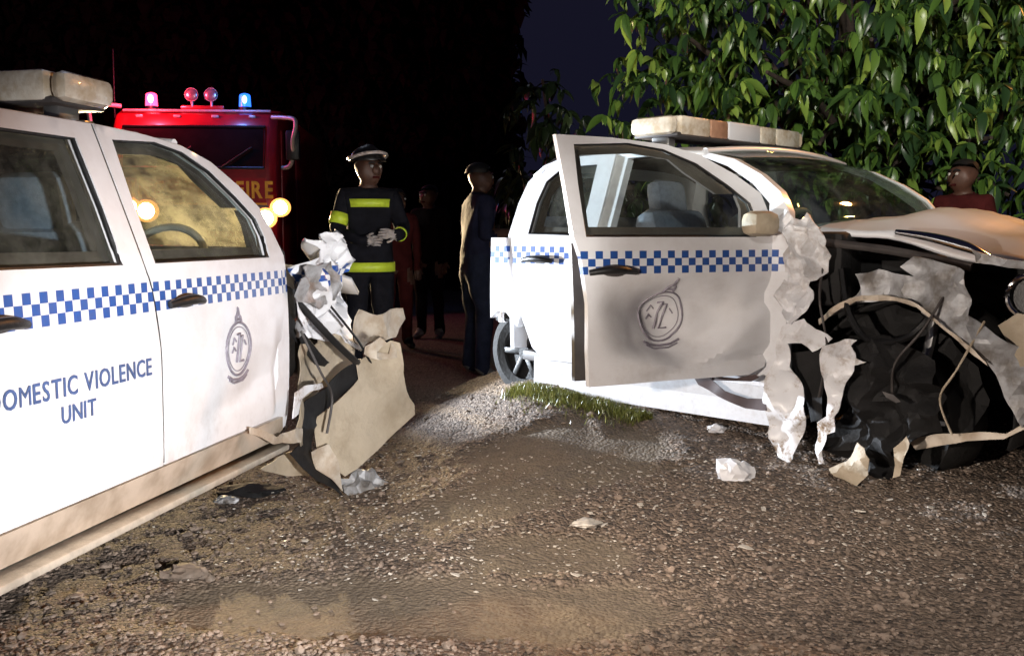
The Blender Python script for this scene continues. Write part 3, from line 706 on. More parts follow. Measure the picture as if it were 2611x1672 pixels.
def simple_front(c, s_near=True):
    P = c.P; rt = c.root
    vs, fs, n = [], [], 13
    U = [-0.52, -0.3, -0.05, 0.2, 0.45, 0.65, 0.76]
    for i, u in enumerate(U):
        for j in range(n):
            t = -1 + 2 * j / (n - 1); vs.append(P(u, 0.74 * t, 1.09 - 0.10 * sstep(-0.5, 0.8, u) + 0.035 * (1 - t * t) - 0.10 * sstep(0.6, 0.78, u)))
    for i in range(len(U) - 1):
        for j in range(n - 1): fs.append((i * n + j, i * n + j + 1, (i + 1) * n + j + 1, (i + 1) * n + j))
    h_ = pydata('hood', vs, fs, M['paint_plain'], rt, True, 50); set_car(h_.data, [(0, 0, 1)] * len(vs))
    md = h_.modifiers.new('thickness', 'SOLIDIFY'); md.thickness = 0.02
    box('engine_block', P(0.05, 0, 0.70), (0.9, 1.0, 0.5), M['dark'], rt, 0.06)
    sheet('far_fender', [(-0.52, 0.5), (-0.52, 1.08), (0.5, 1.0), (0.82, 0.9), (0.82, 0.55), (0.44, 0.5)] + [(0.42 * math.cos(a), 0.42 + 0.42 * math.sin(a)) for a in [PI * i / 12 for i in range(13)]], [], 0.06,
          lambda u, z: (P(u, -(0.88 - 0.10 * sstep(0.4, 0.85, u)), z), (u, -0.88, z)), M['paint_plain'], rt, 0.01, inward=(0, -1, 0))
    bm = bmesh.new(); bbox(bm, P(0.84, -0.1, 0.55), (0.16, 1.45, 0.26), 0.06); frombm('front_bumper', bm, M['black'], rt)
    bm = bmesh.new(); bbox(bm, P(0.80, -0.1, 0.84), (0.05, 0.9, 0.22), 0.02); frombm('grille', bm, M['black'], rt)
    bm = bmesh.new(); bbox(bm, P(0.77, -0.66, 0.86), (0.14, 0.30, 0.18), 0.05); frombm('headlight', bm, M['chrome'], rt)
simple_front(A_)

# ---- the pickup on the right, its near door swung wide open
hR = Vector((0.71512228, -0.69899937, 0)); rR = Vector((hR.y, -hR.x, 0)); KR = 1.07
OR = Vector((2.3205, 4.919, 0))
B_ = Pickup('police_pickup', 'white police pickup with its dented near door wide open, under the leafy tree', OR, math.atan2(hR.y, hR.x), KR, 0.96, True)
UE = -2.14
B_.shell(UE, -2.315, M['windshield_b'], 0.3, True)
HX = B_.P(-0.60, 0.885, 0)
hinge = bpy.data.objects.new('front_door', None); C.objects.link(hinge); hinge.parent = B_.root
hinge.location = HX; hinge.rotation_euler = (0, 0, R(68)); hinge.empty_display_size = 0.1
hinge['label'] = 'open front door with a deep dent below the crest'
def dentB(u, z):
    x = u + 0.60
    # steep wall at the rear and at the bottom, running out towards the hinge
    xl = -0.90 + 0.26 * (0.91 - z)
    zb = 0.575 + 0.03 * math.sin(x * 7) + 0.22 * sstep(-0.45, 0.0, x) - 0.02 * sstep(-0.9, -0.6, x)
    e1 = sstep(0.0, 0.40, x - xl); e2 = sstep(0.0, 0.09, z - zb); e3 = 1 - sstep(0.80, 0.97, z)
    run = 1 - 0.85 * sstep(-0.55, 0.05, x)
    w = 0.014 * nz((x, z, 0), 7, 4) + 0.012 * (1 - 2 * abs(nz((x, z, 3), 5, 6)))
    low = -0.03 * math.exp(-((z - 0.54 - 0.12 * (x + 0.5)) / 0.03) ** 2) * sstep(-0.75, -0.4, x)
    return -(0.17 * run + 1.6 * w) * e1 * e2 * e3 + low
FDB = [(u, z + (0.05 if z < 0.55 else 0)) for u, z in B_.FD]
fd = B_.door_set('door_skin', FDB, B_.FW, (-1.50, 0.975), hinge, HX, dentB, None, 0.022, True)
B_.emblem(-1.07, 0.775, 0.108, hinge, HX, dentB)
for ch in list(fd.children):
    ch.parent = hinge
bm = bmesh.new(); bbox(bm, B_.P(-0.70, 0.955, 1.175) - HX, (0.15, 0.13, 0.115), 0.04); bbox(bm, B_.P(-0.64, 0.91, 1.15) - HX, (0.06, 0.10, 0.05), 0.02)
frombm('door_mirror', bm, M['beige'], hinge)
B_.door_set('rear_door', B_.rear_door_outline(UE), B_.rear_window_outline(UE), (-2.06, 0.985), B_.root, Z0)
B_.light_bar(-1.41, 1.642)
B_.interior()
B_.wheel(-2.17, 0.70, 0.47, 0.25); B_.wheel(-2.17, -0.70, 0.47, 0.25); B_.wheel(0.05, -0.74, 0.42, 0.33)
B_.wheel(-0.08, 0.50, 0.385, 0.315, (R(8), R(20), R(-24)))

def wrecked_front(c):
    P = c.P; rt = c.root; k = c.k
    us = [-0.56 + 1.36 * i / 26 for i in range(27)]; n = 25; vs, fs = [], []
    def edge(u): return 1.150 - 0.018 * sstep(-0.5, -0.2, u) - 0.10 * sstep(-0.2, 0.25, u) - 0.10 * sstep(0.25, 0.8, u)
    for u in us:
        for j in range(n):
            t = -1 + 2 * j / (n - 1)
            cr_ = 0.115 * math.exp(-((u - 0.05) / 0.42) ** 2) * (1 - abs(t) ** 2.2) + 0.02 * (1 - t * t)
            bk = 0.016 * (1 - 2 * abs(nz((u, t, 1), 2.6, 2))) + 0.012 * nz((u, t, 1), 5, 3)
            vs.append(P(u + 0.05 * (1 - t * t) * sstep(0.2, 0.8, u), 0.72 * t, edge(u) + cr_ + bk * (1 - t ** 6)))
    for i in range(len(us) - 1):
        for j in range(n - 1): fs.append((i * n + j, i * n + j + 1, (i + 1) * n + j + 1, (i + 1) * n + j))
    h_ = pydata('hood', vs, fs, M['paint_plain'], rt, True, 50); set_car(h_.data, [(0, 0, 1)] * len(vs)); h_['label'] = 'buckled hood'
    md = h_.modifiers.new('thickness', 'SOLIDIFY'); md.thickness = 0.02
    box('engine_block', P(0.08, -0.05, 0.72), (1.0, 1.05, 0.52), M['dark'], rt, 0.06)
    # dark wheel well
    bm = bmesh.new(); prev = None
    for i in range(19):
        a = PI * (-0.10 + 1.2 * i / 18); r_ = 0.43
        q = [bm.verts.new(P(-0.01 + r_ * math.cos(a), v, 0.44 + r_ * math.sin(a))) for v in (0.80, 0.25)]
        if prev: bm.faces.new((prev[0], prev[1], q[1], q[0]))
        prev = q
    w_ = frombm('wheel_well', bm, M['dark'], rt); md = w_.modifiers.new('thickness', 'SOLIDIFY'); md.thickness = 0.012
    box('inner_wing', P(-0.05, 0.36, 0.72), (1.1, 0.03, 0.62), M['dark'], rt, 0.01)
    box('cowl_side', P(-0.42, 0.70, 0.98), (0.26, 0.22, 0.34), M['dark'], rt, 0.03)
    arch = [(-0.345, 0.775), (-0.228, 0.85), (-0.10, 0.873), (0.01, 0.86), (0.12, 0.792), (0.2, 0.732), (0.31, 0.65), (0.345, 0.6), (0.40, 0.50), (0.44, 0.41)]
    upper = [(0.475, 0.44), (0.47, 0.58), (0.44, 0.70), (0.34, 0.76), (0.25, 0.815), (0.235, 0.99), (0.09, 1.03), (0.012, 1.038), (-0.03, 1.00), (0.02, 0.963), (-0.124, 0.985), (-0.235, 0.965), (-0.20, 0.91), (-0.30, 0.84)]
    c.crumple('inner_fender', arch + upper, lambda u, z: 0.82 + 0.03 * math.sin(8 * u), 0.06, 41, M['silver'], 0.024, 8, 'bent grey inner fender round the empty arch')
    lip = [(-0.36, 0.765), (-0.228, 0.856), (-0.10, 0.880), (0.02, 0.866), (0.13, 0.80), (0.22, 0.735), (0.33, 0.65)]
    lp = [(q.x, q.y) for q in smooth_path([(u, z, 0) for u, z in lip], 4)]
    strip = [(u, z + 0.006 + 0.010 * nz((u, 0, 0), 14)) for u, z in lp] + [(u + 0.008, z - 0.016 - 0.010 * nz((u, 1, 0), 17)) for u, z in reversed(lp)]
    c.crumple('arch_lip', strip, 0.875, 0.03, 47, M['primer'], 0.02, 10)
    tube('fender_edge', smooth_path([P(-0.09, 0.76, 1.140), P(0.05, 0.765, 1.118), P(0.16, 0.765, 1.090), P(0.225, 0.765, 1.068), P(0.30, 0.77, 1.03)]), [0.010 * k + 0.012 * math.sin(PI * i / 24) for i in range(25)], M['chrome'], rt)
    c.crumple('fender_remnant', [(0.22, 1.07), (0.32, 1.05), (0.50, 1.01), (0.50, 0.99), (0.34, 1.01), (0.25, 1.02)], 0.80, 0.04, 43, M['silver'], 0.025, 12)
    # headlight bucket
    hl = bpy.data.objects.new('headlight', None); C.objects.link(hl); hl.parent = rt; hl.empty_display_size = 0.1
    bm = bmesh.new(); cc = P(0.43, 0.74, 0.895)
    tube_bm(bm, [cc + Vector((0.085 * math.cos(a), -0.005 + 0.02 * math.cos(a), 0.085 * math.sin(a))) for a in [i * PI / 14 for i in range(28)]], 0.011, 8, True)
    frombm('headlight_ring', bm, M['chrome'], hl)
    bm = bmesh.new(); cyl(bm, cc + Vector((0, 0.01, 0)), cc + Vector((0, 0.12, 0)), 0.08, 0.04, 24); frombm('headlight_bucket', bm, M['black'], hl)
    c.crumple('bumper_corner', [(0.33, 0.78), (0.40, 0.83), (0.60, 0.82), (0.85, 0.78), (0.85, 0.42), (0.55, 0.40), (0.46, 0.50), (0.42, 0.66)], lambda u, z: 0.80 - 0.15 * sstep(0.5, 0.85, u), 0.03, 45, M['beige'], 0.04, 6)
    bm = bmesh.new(); bbox(bm, P(0.84, -0.1, 0.60), (0.16, 1.4, 0.30), 0.06); frombm('front_bumper', bm, M['black'], rt)
    bm = bmesh.new(); bbox(bm, P(0.78, -0.1, 0.9), (0.05, 1.3, 0.24), 0.02); frombm('grille', bm, M['black'], rt)
    sheet('far_fender', [(-0.52, 0.5), (-0.52, 1.08), (0.5, 1.0), (0.82, 0.9), (0.82, 0.55), (0.44, 0.5)] + [(0.42 * math.cos(a), 0.42 + 0.42 * math.sin(a)) for a in [PI * i / 12 for i in range(13)]], [], 0.06,
          lambda u, z: (P(u, -(0.88 - 0.10 * sstep(0.4, 0.85, u)), z), (u, -0.88, z)), M['paint_plain'], rt, 0.01, inward=(0, -1, 0))
wrecked_front(B_)
def zr(P): return [((x / 1.8554 + 1850) * SC, (y / 1.8554 + 450) * SC) for x, y in P]
def pr(P, v0, u0=-0.4, sl=0.0): return plane_poly(zr(P), OR, hR, rR, v0, u0, sl, KR)
def torn(name, P, v0, amp, seed, m, sp=0.022, fq=9, label=None, sl=0.0):
    return B_.crumple(name, pr(P, v0, -0.4, sl), lambda u, z: v0 + sl * (u + 0.4), amp, seed, m, sp, fq, label)
torn('crumpled_fender', [(250, 180), (290, 150), (318, 200), (345, 200), (390, 160), (425, 165), (440, 200), (470, 230), (478, 300), (465, 420), (440, 500), (395, 520), (440, 590), (400, 640), (360, 690), (290, 660), (260, 560), (275, 400), (290, 330), (255, 240)], 0.90, 0.085, 51, M['paint_dirty'], 0.018, 11, 'crushed white fender end by the hinge')
torn('torn_sill_flap', [(280, 700), (380, 670), (430, 720), (505, 765), (440, 800), (400, 830), (360, 790), (310, 790), (310, 900), (360, 1000), (393, 1130), (370, 1230), (330, 1330), (275, 1380), (245, 1330), (215, 1180), (190, 1050), (200, 950), (255, 850)], 0.96, 0.055, 53, M['paint_dirty'], 0.020, 7, 'long white strip of sill torn down to the ground')
torn('torn_fender_strip', [(480, 800), (560, 765), (640, 770), (590, 800), (620, 860), (690, 880), (610, 890), (560, 1020), (520, 1130), (545, 1200), (500, 1215), (480, 1350), (450, 1355), (455, 1160), (480, 1130), (465, 1000)], 0.97, 0.06, 55, M['paint_dirty'], 0.018, 9)
torn('torn_liner', [(505, 1370), (580, 1340), (630, 1250), (670, 1280), (700, 1330), (680, 1400), (620, 1455), (540, 1410)], 1.0, 0.05, 57, M['beige'], 0.02, 9)
torn('torn_liner', [(800, 1280), (850, 1230), (865, 1260), (830, 1410), (795, 1425), (810, 1360)], 1.0, 0.03, 59, M['beige'], 0.02, 9)
torn('torn_liner', [(835, 690), (880, 660), (940, 650), (950, 690), (900, 715)], 0.6, 0.03, 60, M['silver'], 0.02, 9)
torn('arch_liner', [(310, 830), (470, 810), (470, 1000), (455, 1150), (400, 1160), (390, 1100), (340, 950)], 0.88, 0.03, 61, M['dark'], 0.03, 7)
torn('crushed_liner', [(470, 790), (560, 800), (640, 740), (780, 740), (900, 800), (1000, 900), (1050, 1050), (1030, 1180), (900, 1230), (830, 1290), (780, 1400), (690, 1425), (640, 1400), (560, 1330), (500, 1280), (530, 1130), (560, 960)], 0.84, 0.12, 71, M['dark'], 0.022, 8, 'black crushed plastic and rubber slumped over the front wheel')
torn('crushed_liner', [(540, 640), (700, 600), (860, 610), (980, 700), (1100, 800), (1200, 900), (1250, 1050), (1200, 1190), (1000, 1220), (880, 1200), (860, 900), (740, 780), (560, 740)], 0.62, 0.08, 73, M['dark'], 0.03, 7)
torn('bright_fragment', [(915, 990), (950, 980), (985, 1000), (960, 1015)], 0.80, 0.02, 75, M['silver'], 0.015, 9)
torn('bright_fragment', [(910, 1150), (960, 1145), (1050, 1155), (1040, 1175), (960, 1165)], 0.80, 0.02, 76, M['silver'], 0.015, 9)
torn('bright_fragment', [(740, 1010), (790, 1030), (830, 1065), (810, 1070), (760, 1040)], 0.98, 0.02, 77, M['trim'], 0.015, 9)
torn('front_skirt', [(860, 1240), (1000, 1215), (1200, 1205), (1330, 1215), (1412, 1165), (1412, 1195), (1320, 1240), (1150, 1245), (900, 1290)], 0.82, 0.02, 63, M['primer'], 0.025, 7)
def z3(P): return [((x / 1.8775 + 1250) * SC, (y / 1.8775 + 300) * SC) for x, y in P]
tr_ = plane_poly(z3([(970, 1225), (1010, 1200), (1060, 1220), (1060, 1250), (1130, 1300), (1230, 1340), (1325, 1345), (1325, 1400), (1220, 1390), (1100, 1330), (1000, 1275)]), OR, hR, rR, 0.985, -0.6, 0.0, KR)
B_.crumple('torn_trim_strip', tr_, 0.985, 0.02, 65, mat('brown_trim_strip', (0.07, 0.045, 0.045), 0.6), 0.025, 6, 'dark trim strip hanging across the white sill')
tr2 = plane_poly(z3([(1060, 1235), (1180, 1245), (1270, 1225), (1290, 1240), (1250, 1260), (1060, 1255)]), OR, hR, rR, 0.985, -0.6, 0.0, KR)
B_.crumple('torn_trim_strip', tr2, 0.985, 0.01, 66, bpy.data.materials['brown_trim_strip'], 0.025, 6)
sheet('sill_panel', [(-2.02, 0.285), (-2.0, 0.47), (-0.60, 0.47), (-0.56, 0.28)], [], 0.05, lambda u, z: (B_.P(u, 0.885 - 0.10 * (0.47 - z), z), (u, 0.4, z)), M['paint_plain'], B_.root, 0.05)

def cables(c, spec):
    for nm, m, r, pts in spec: tube(nm, smooth_path([c.P(*p) for p in pts]), r, m, c.root, 6)
cables(B_, [('hose', M['black'], 0.016, [(-0.30, 0.80, 0.98), (-0.22, 0.88, 0.80), (-0.12, 0.90, 0.70), (0.02, 0.86, 0.72), (0.10, 0.80, 0.84)]),
            ('wiring', M['trim'], 0.006, [(-0.36, 0.84, 1.02), (-0.33, 0.93, 0.86), (-0.28, 0.95, 0.66), (-0.31, 0.95, 0.45)]),
            ('wiring', M['trim'], 0.006, [(0.16, 0.84, 0.92), (0.10, 0.92, 0.76), (0.0, 0.93, 0.62), (-0.02, 0.90, 0.48)]),
            ('wiring', M['beige'], 0.005, [(0.30, 0.84, 0.80), (0.24, 0.93, 0.62), (0.18, 0.93, 0.50), (0.22, 0.90, 0.36)]),
            ('strut', M['alu'], 0.022, [(0.05, 0.62, 0.90), (0.03, 0.70, 0.62), (0.02, 0.74, 0.50)]),
            ('brace', M['trim'], 0.02, [(-0.44, 0.82, 1.10), (-0.10, 0.76, 1.06), (0.2, 0.72, 1.0)])])
cables(A_, [('hose', M['black'], 0.016, [(-0.42, 0.90, 0.92), (-0.25, 0.99, 0.74), (-0.05, 1.02, 0.62), (0.10, 0.98, 0.60)]),
            ('wiring', M['trim'], 0.006, [(-0.46, 0.93, 0.80), (-0.40, 0.99, 0.62), (-0.30, 1.0, 0.50), (-0.34, 0.99, 0.34)]),
            ('wiring', M['black'], 0.006, [(-0.20, 0.95, 0.90), (-0.05, 1.03, 0.72), (0.08, 1.06, 0.58), (0.20, 1.05, 0.60)]),
            ('brace', M['dark'], 0.03, [(-0.50, 0.80, 0.95), (-0.25, 0.86, 0.72), (0.0, 0.84, 0.60), (0.3, 0.8, 0.58)])])

# ------------------------------------------------------------------ fire engine
def fire_engine():
    D = 14.4
    c = point(195, 231, D); base = Vector((c.x, D, 0))
    t = empty('fire_engine', base, R(4), 'red fire engine with lit headlights, beacons and FIRE in yellow, facing the camera', 'fire engine')
    def X(px): return (px - 195) / F * D
    def Zc(py): return CH + (231 - py) / F * D
    w2 = 1.17
    # cab as a lofted shell with rounded corners
    prof = [(0.62, 0.0), (1.30, -0.02), (2.10, 0.0), (2.72, 0.16), (2.90, 0.30), (2.99, 0.55)]
    vs, fs = [], []
    for z, y in prof:
        q = []
        for sx in (-1, 1):
            for a in ([0, 30, 60, 90] if sx == -1 else [90, 60, 30, 0]):
                q.append((sx * (w2 - 0.14 + 0.14 * math.cos(R(a))), y + 0.14 - 0.14 * math.sin(R(a)), z))
        row = [(-w2, 1.9, z)] + q + [(w2, 1.9, z)]
        vs += row
    n = 10
    for i in range(len(prof) - 1):
        for j in range(n - 1): fs.append((i * n + j, i * n + j + 1, (i + 1) * n + j + 1, (i + 1) * n + j))
    fs.append(tuple((len(prof) - 1) * n + j for j in range(n)))
    fs += [tuple(i * n for i in range(len(prof)))[::-1] + ()] if False else []
    pydata('cab', vs, fs, M['truck_red'], t, True, 30)
    # windshield with frame, side by side panes and wipers
    def face_y(z):
        for a, b in zip(prof, prof[1:]):
            if a[0] <= z <= b[0]: return a[1] + (b[1] - a[1]) * (z - a[0]) / (b[0] - a[0])
        return 0.3
    def slab(name, x0, x1, z0, z1, off, th, m, par=t):
        v = []
        for (x, z) in ((x0, z0), (x1, z0), (x1, z1), (x0, z1)): v += [(x, face_y(z) - off, z)]
        v += [(a, b + th, c_) for a, b, c_ in v]
        return pydata(name, v, [(0, 1, 2, 3), (7, 6, 5, 4), (0, 4, 5, 1), (1, 5, 6, 2), (2, 6, 7, 3), (3, 7, 4, 0)], m, par, False)
    slab('windshield', -0.98, 0.98, 2.14, 2.70, 0.012, 0.02, M['truck_glass'])
    bm = bmesh.new()
    tube_bm(bm, [(x, face_y(z) - 0.015, z) for x, z in ((-1.0, 2.12), (1.0, 2.12), (1.0, 2.715), (-1.0, 2.715))], 0.022, 6, True)
    frombm('windshield_seal', bm, M['black'], t)
    for sx in (-0.45, 0.4): tube('wiper', [(sx, face_y(2.13) - 0.04, 2.13), (sx + 0.42, face_y(2.45) - 0.04, 2.42)], 0.012, M['black'], t)
    # nose band, grille and bumper
    slab('nose_band', -1.02, 1.02, 1.62, 1.98, 0.010, 0.02, M['truck_red'])
    slab('reflective_stripe', -1.03, 1.03, 1.585, 1.625, 0.016, 0.02, M['yellow'])
    tube('roof_rail', [(-1.05, 0.35, 2.96), (1.05, 0.35, 2.96)], 0.02, M['tube'], t)
    for sx in (-0.8, -0.27, 0.27, 0.8): box('marker_lamp', Vector((sx, 0.27, 2.87)), (0.10, 0.05, 0.04), M['tube'], t, 0.01)
    bm = bmesh.new()
    for i in range(5): bbox(bm, Vector((0, -0.035, 1.24 + 0.055 * i)), (1.25, 0.03, 0.03), 0.008)
    frombm('grille', bm, M['truck_grey'], t)
    box('bumper', Vector((0, -0.12, 0.72)), (2.36, 0.30, 0.36), M['truck_grey'], t, 0.05)
    box('lamp_panel', Vector((0, -0.015, 1.42)), (2.1, 0.05, 0.36), M['truck_grey'], t, 0.02)
    for x0, x1 in ((237, 273), (124, 167)):
        for me in line_of_letters('FIRE', X(x0), X(x1), Zc(198.5), Zc(181.5), 0.003):
            for v in me.vertices: v.co = Vector((v.co.x, -0.034 - v.co.z, v.co.y))
            link('letter', me, M['yellow'], t, False)
    # headlights
    for px, py, r in ((283, 207.5, 0.10), (268, 218, 0.11), (149, 211, 0.12), (133, 207, 0.10)):
        h_ = bpy.data.objects.new('headlight', None); C.objects.link(h_); h_.parent = t; h_.location = (X(px) * 0.97, -0.05, Zc(py)); h_.empty_display_size = 0.1
        bm = bmesh.new(); cyl(bm, (0, 0.03, 0), (0, -0.05, 0), r * 1.22, r * 1.15, 24); frombm('bezel', bm, M['chrome'], h_)
        bm = bmesh.new(); bmesh.ops.create_uvsphere(bm, u_segments=24, v_segments=10, radius=1, matrix=Matrix.Translation((0, -0.045, 0)) @ Matrix.Diagonal((r * 1.5, 0.02, r * 1.35, 1))); frombm('glow_disc', bm, M['glow_disc'], h_)
        bm = bmesh.new(); bmesh.ops.create_uvsphere(bm, u_segments=20, v_segments=10, radius=1, matrix=Matrix.Translation((0, -0.05, 0)) @ Matrix.Diagonal((r, 0.035, r, 1))); frombm('lit_lens', bm, M['head_lamp'], h_)
    for px in (270, 145):
        d = bpy.data.lights.new('fire_engine_headlight', 'SPOT'); d.energy = 9500; d.color = (1, 0.74, 0.42); d.spot_size = R(30); d.spot_blend = 0.6; d.shadow_soft_size = 0.1
        o = bpy.data.objects.new('fire_engine_headlight', d); C.objects.link(o); o.parent = t; o.location = (X(px), -0.22, 1.5)
        o.rotation_euler = Vector((0.31, -1, 0.09)).to_track_quat('-Z', 'Y').to_euler()
    # roof beacons
    for px, nm, m1, m2, lc, e in ((145, 'red_beacon', 'red_lamp', 'red_core', (1, 0.05, 0.1), 150), (239, 'blue_beacon', 'blue_lamp', 'blue_core', (0.1, 0.3, 1), 25)):
        b = bpy.data.objects.new(nm, None); C.objects.link(b); b.parent = t; b.location = (X(px), 0.62, 2.99); b.empty_display_size = 0.1
        bm = bmesh.new(); cyl(bm, (0, 0, -0.02), (0, 0, 0.06), 0.10, 0.09, 24); frombm('beacon_base', bm, M['black'], b)
        bm = bmesh.new(); cyl(bm, (0, 0, 0.06), (0, 0, 0.22), 0.088, 0.08, 24); bmesh.ops.create_uvsphere(bm, u_segments=20, v_segments=10, radius=0.08, matrix=Matrix.Translation((0, 0, 0.22)) @ Matrix.Diagonal((1, 1, 0.5, 1))); frombm('dome', bm, M[m1], b)
        bm = bmesh.new(); bmesh.ops.create_uvsphere(bm, u_segments=14, v_segments=8, radius=1, matrix=Matrix.Translation((0.01, -0.082, 0.16)) @ Matrix.Diagonal((0.035, 0.02, 0.06, 1))); frombm('bulb', bm, M[m2], b)
        d = bpy.data.lights.new(nm, 'POINT'); d.energy = e; d.color = lc; d.shadow_soft_size = 0.1
        o = bpy.data.objects.new(nm + '_light', d); C.objects.link(o); o.parent = b; o.location = (0, -0.8, 0.25)
    # pair of round work lamps on a bracket
    br = box('lamp_bracket', Vector((X(197), 0.56, 3.03)), (0.62, 0.06, 0.06), M['truck_red'], t, 0.01)
    for px in (187, 206.5):
        l_ = bpy.data.objects.new('work_lamp', None); C.objects.link(l_); l_.parent = t; l_.location = (X(px), 0.5, 3.21); l_.empty_display_size = 0.1
        bm = bmesh.new(); cyl(bm, (0, 0.10, 0), (0, 0, 0), 0.05, 0.10, 24); cyl(bm, (0, 0.04, -0.08), (0, 0.04, -0.17), 0.018); frombm('lamp_housing', bm, M['tube'], l_)
        bm = bmesh.new(); bmesh.ops.create_uvsphere(bm, u_segments=20, v_segments=10, radius=1, matrix=Matrix.Diagonal((0.092, 0.03, 0.092, 1))); frombm('lamp_reflector', bm, M['work_lamp'], l_)
    # mirror arms
    tube('mirror_arm', smooth_path([(X(122), 0.25, Zc(107)), (X(110), 0.05, Zc(107.5)), (X(101), -0.1, Zc(111)), (X(100), -0.12, Zc(122)), (X(104), 0, Zc(168)), (X(112), 0.1, Zc(172))]), 0.032, M['tube'], t)
    tube('mirror_arm', smooth_path([(X(272), 0.1, Zc(118)), (X(285), 0, Zc(119)), (X(296), -0.1, Zc(121.5)), (X(297), -0.12, Zc(130)), (X(294), -0.1, Zc(141)), (X(293), 0, Zc(155)), (X(289), 0.05, Zc(166)), (X(281), 0.1, Zc(168))]), 0.032, M['tube'], t)
    for px in (103, 293): box('mirror', Vector((X(px), 0.0, Zc(146))), (0.2, 0.10, 0.42), M['black'], t, 0.03)
    for sx in (-1, 1):
        box('cab_door', Vector((sx * (w2 - 0.005), 1.0, 1.75)), (0.05, 1.1, 1.9), M['truck_red'], t, 0.02)
        o = bpy.data.objects.new('wheel', None); C.objects.link(o); o.parent = t; o.location = (sx * 0.98, 0.9, 0.5); o.empty_display_size = 0.1
        bm = bmesh.new(); cyl(bm, (-0.15, 0, 0), (0.15, 0, 0), 0.5, 0.5, 32); bmesh.ops.bevel(bm, geom=[e for e in bm.edges if len(e.link_faces) == 2 and abs(e.verts[0].co.x - e.verts[1].co.x) < 1e-4], offset=0.05, segments=2, affect='EDGES'); frombm('tyre', bm, M['rubber'], o)
        bm = bmesh.new(); cyl(bm, (sx * 0.1, 0, 0), (sx * 0.165, 0, 0), 0.28, 0.2, 24); frombm('rim', bm, M['truck_grey'], o)
    box('body', Vector((0, 4.1, 1.95)), (2.36, 4.2, 2.1), M['truck_red'], t, 0.06)
    box('underframe', Vector((0, 3.0, 0.72)), (1.9, 6.0, 0.45), M['truck_grey'], t, 0.04)
    tube('aerial', [(X(104), 0.8, 2.9), (X(104.5), 0.8, 3.9)], 0.012, M['black'], t)
fire_engine()

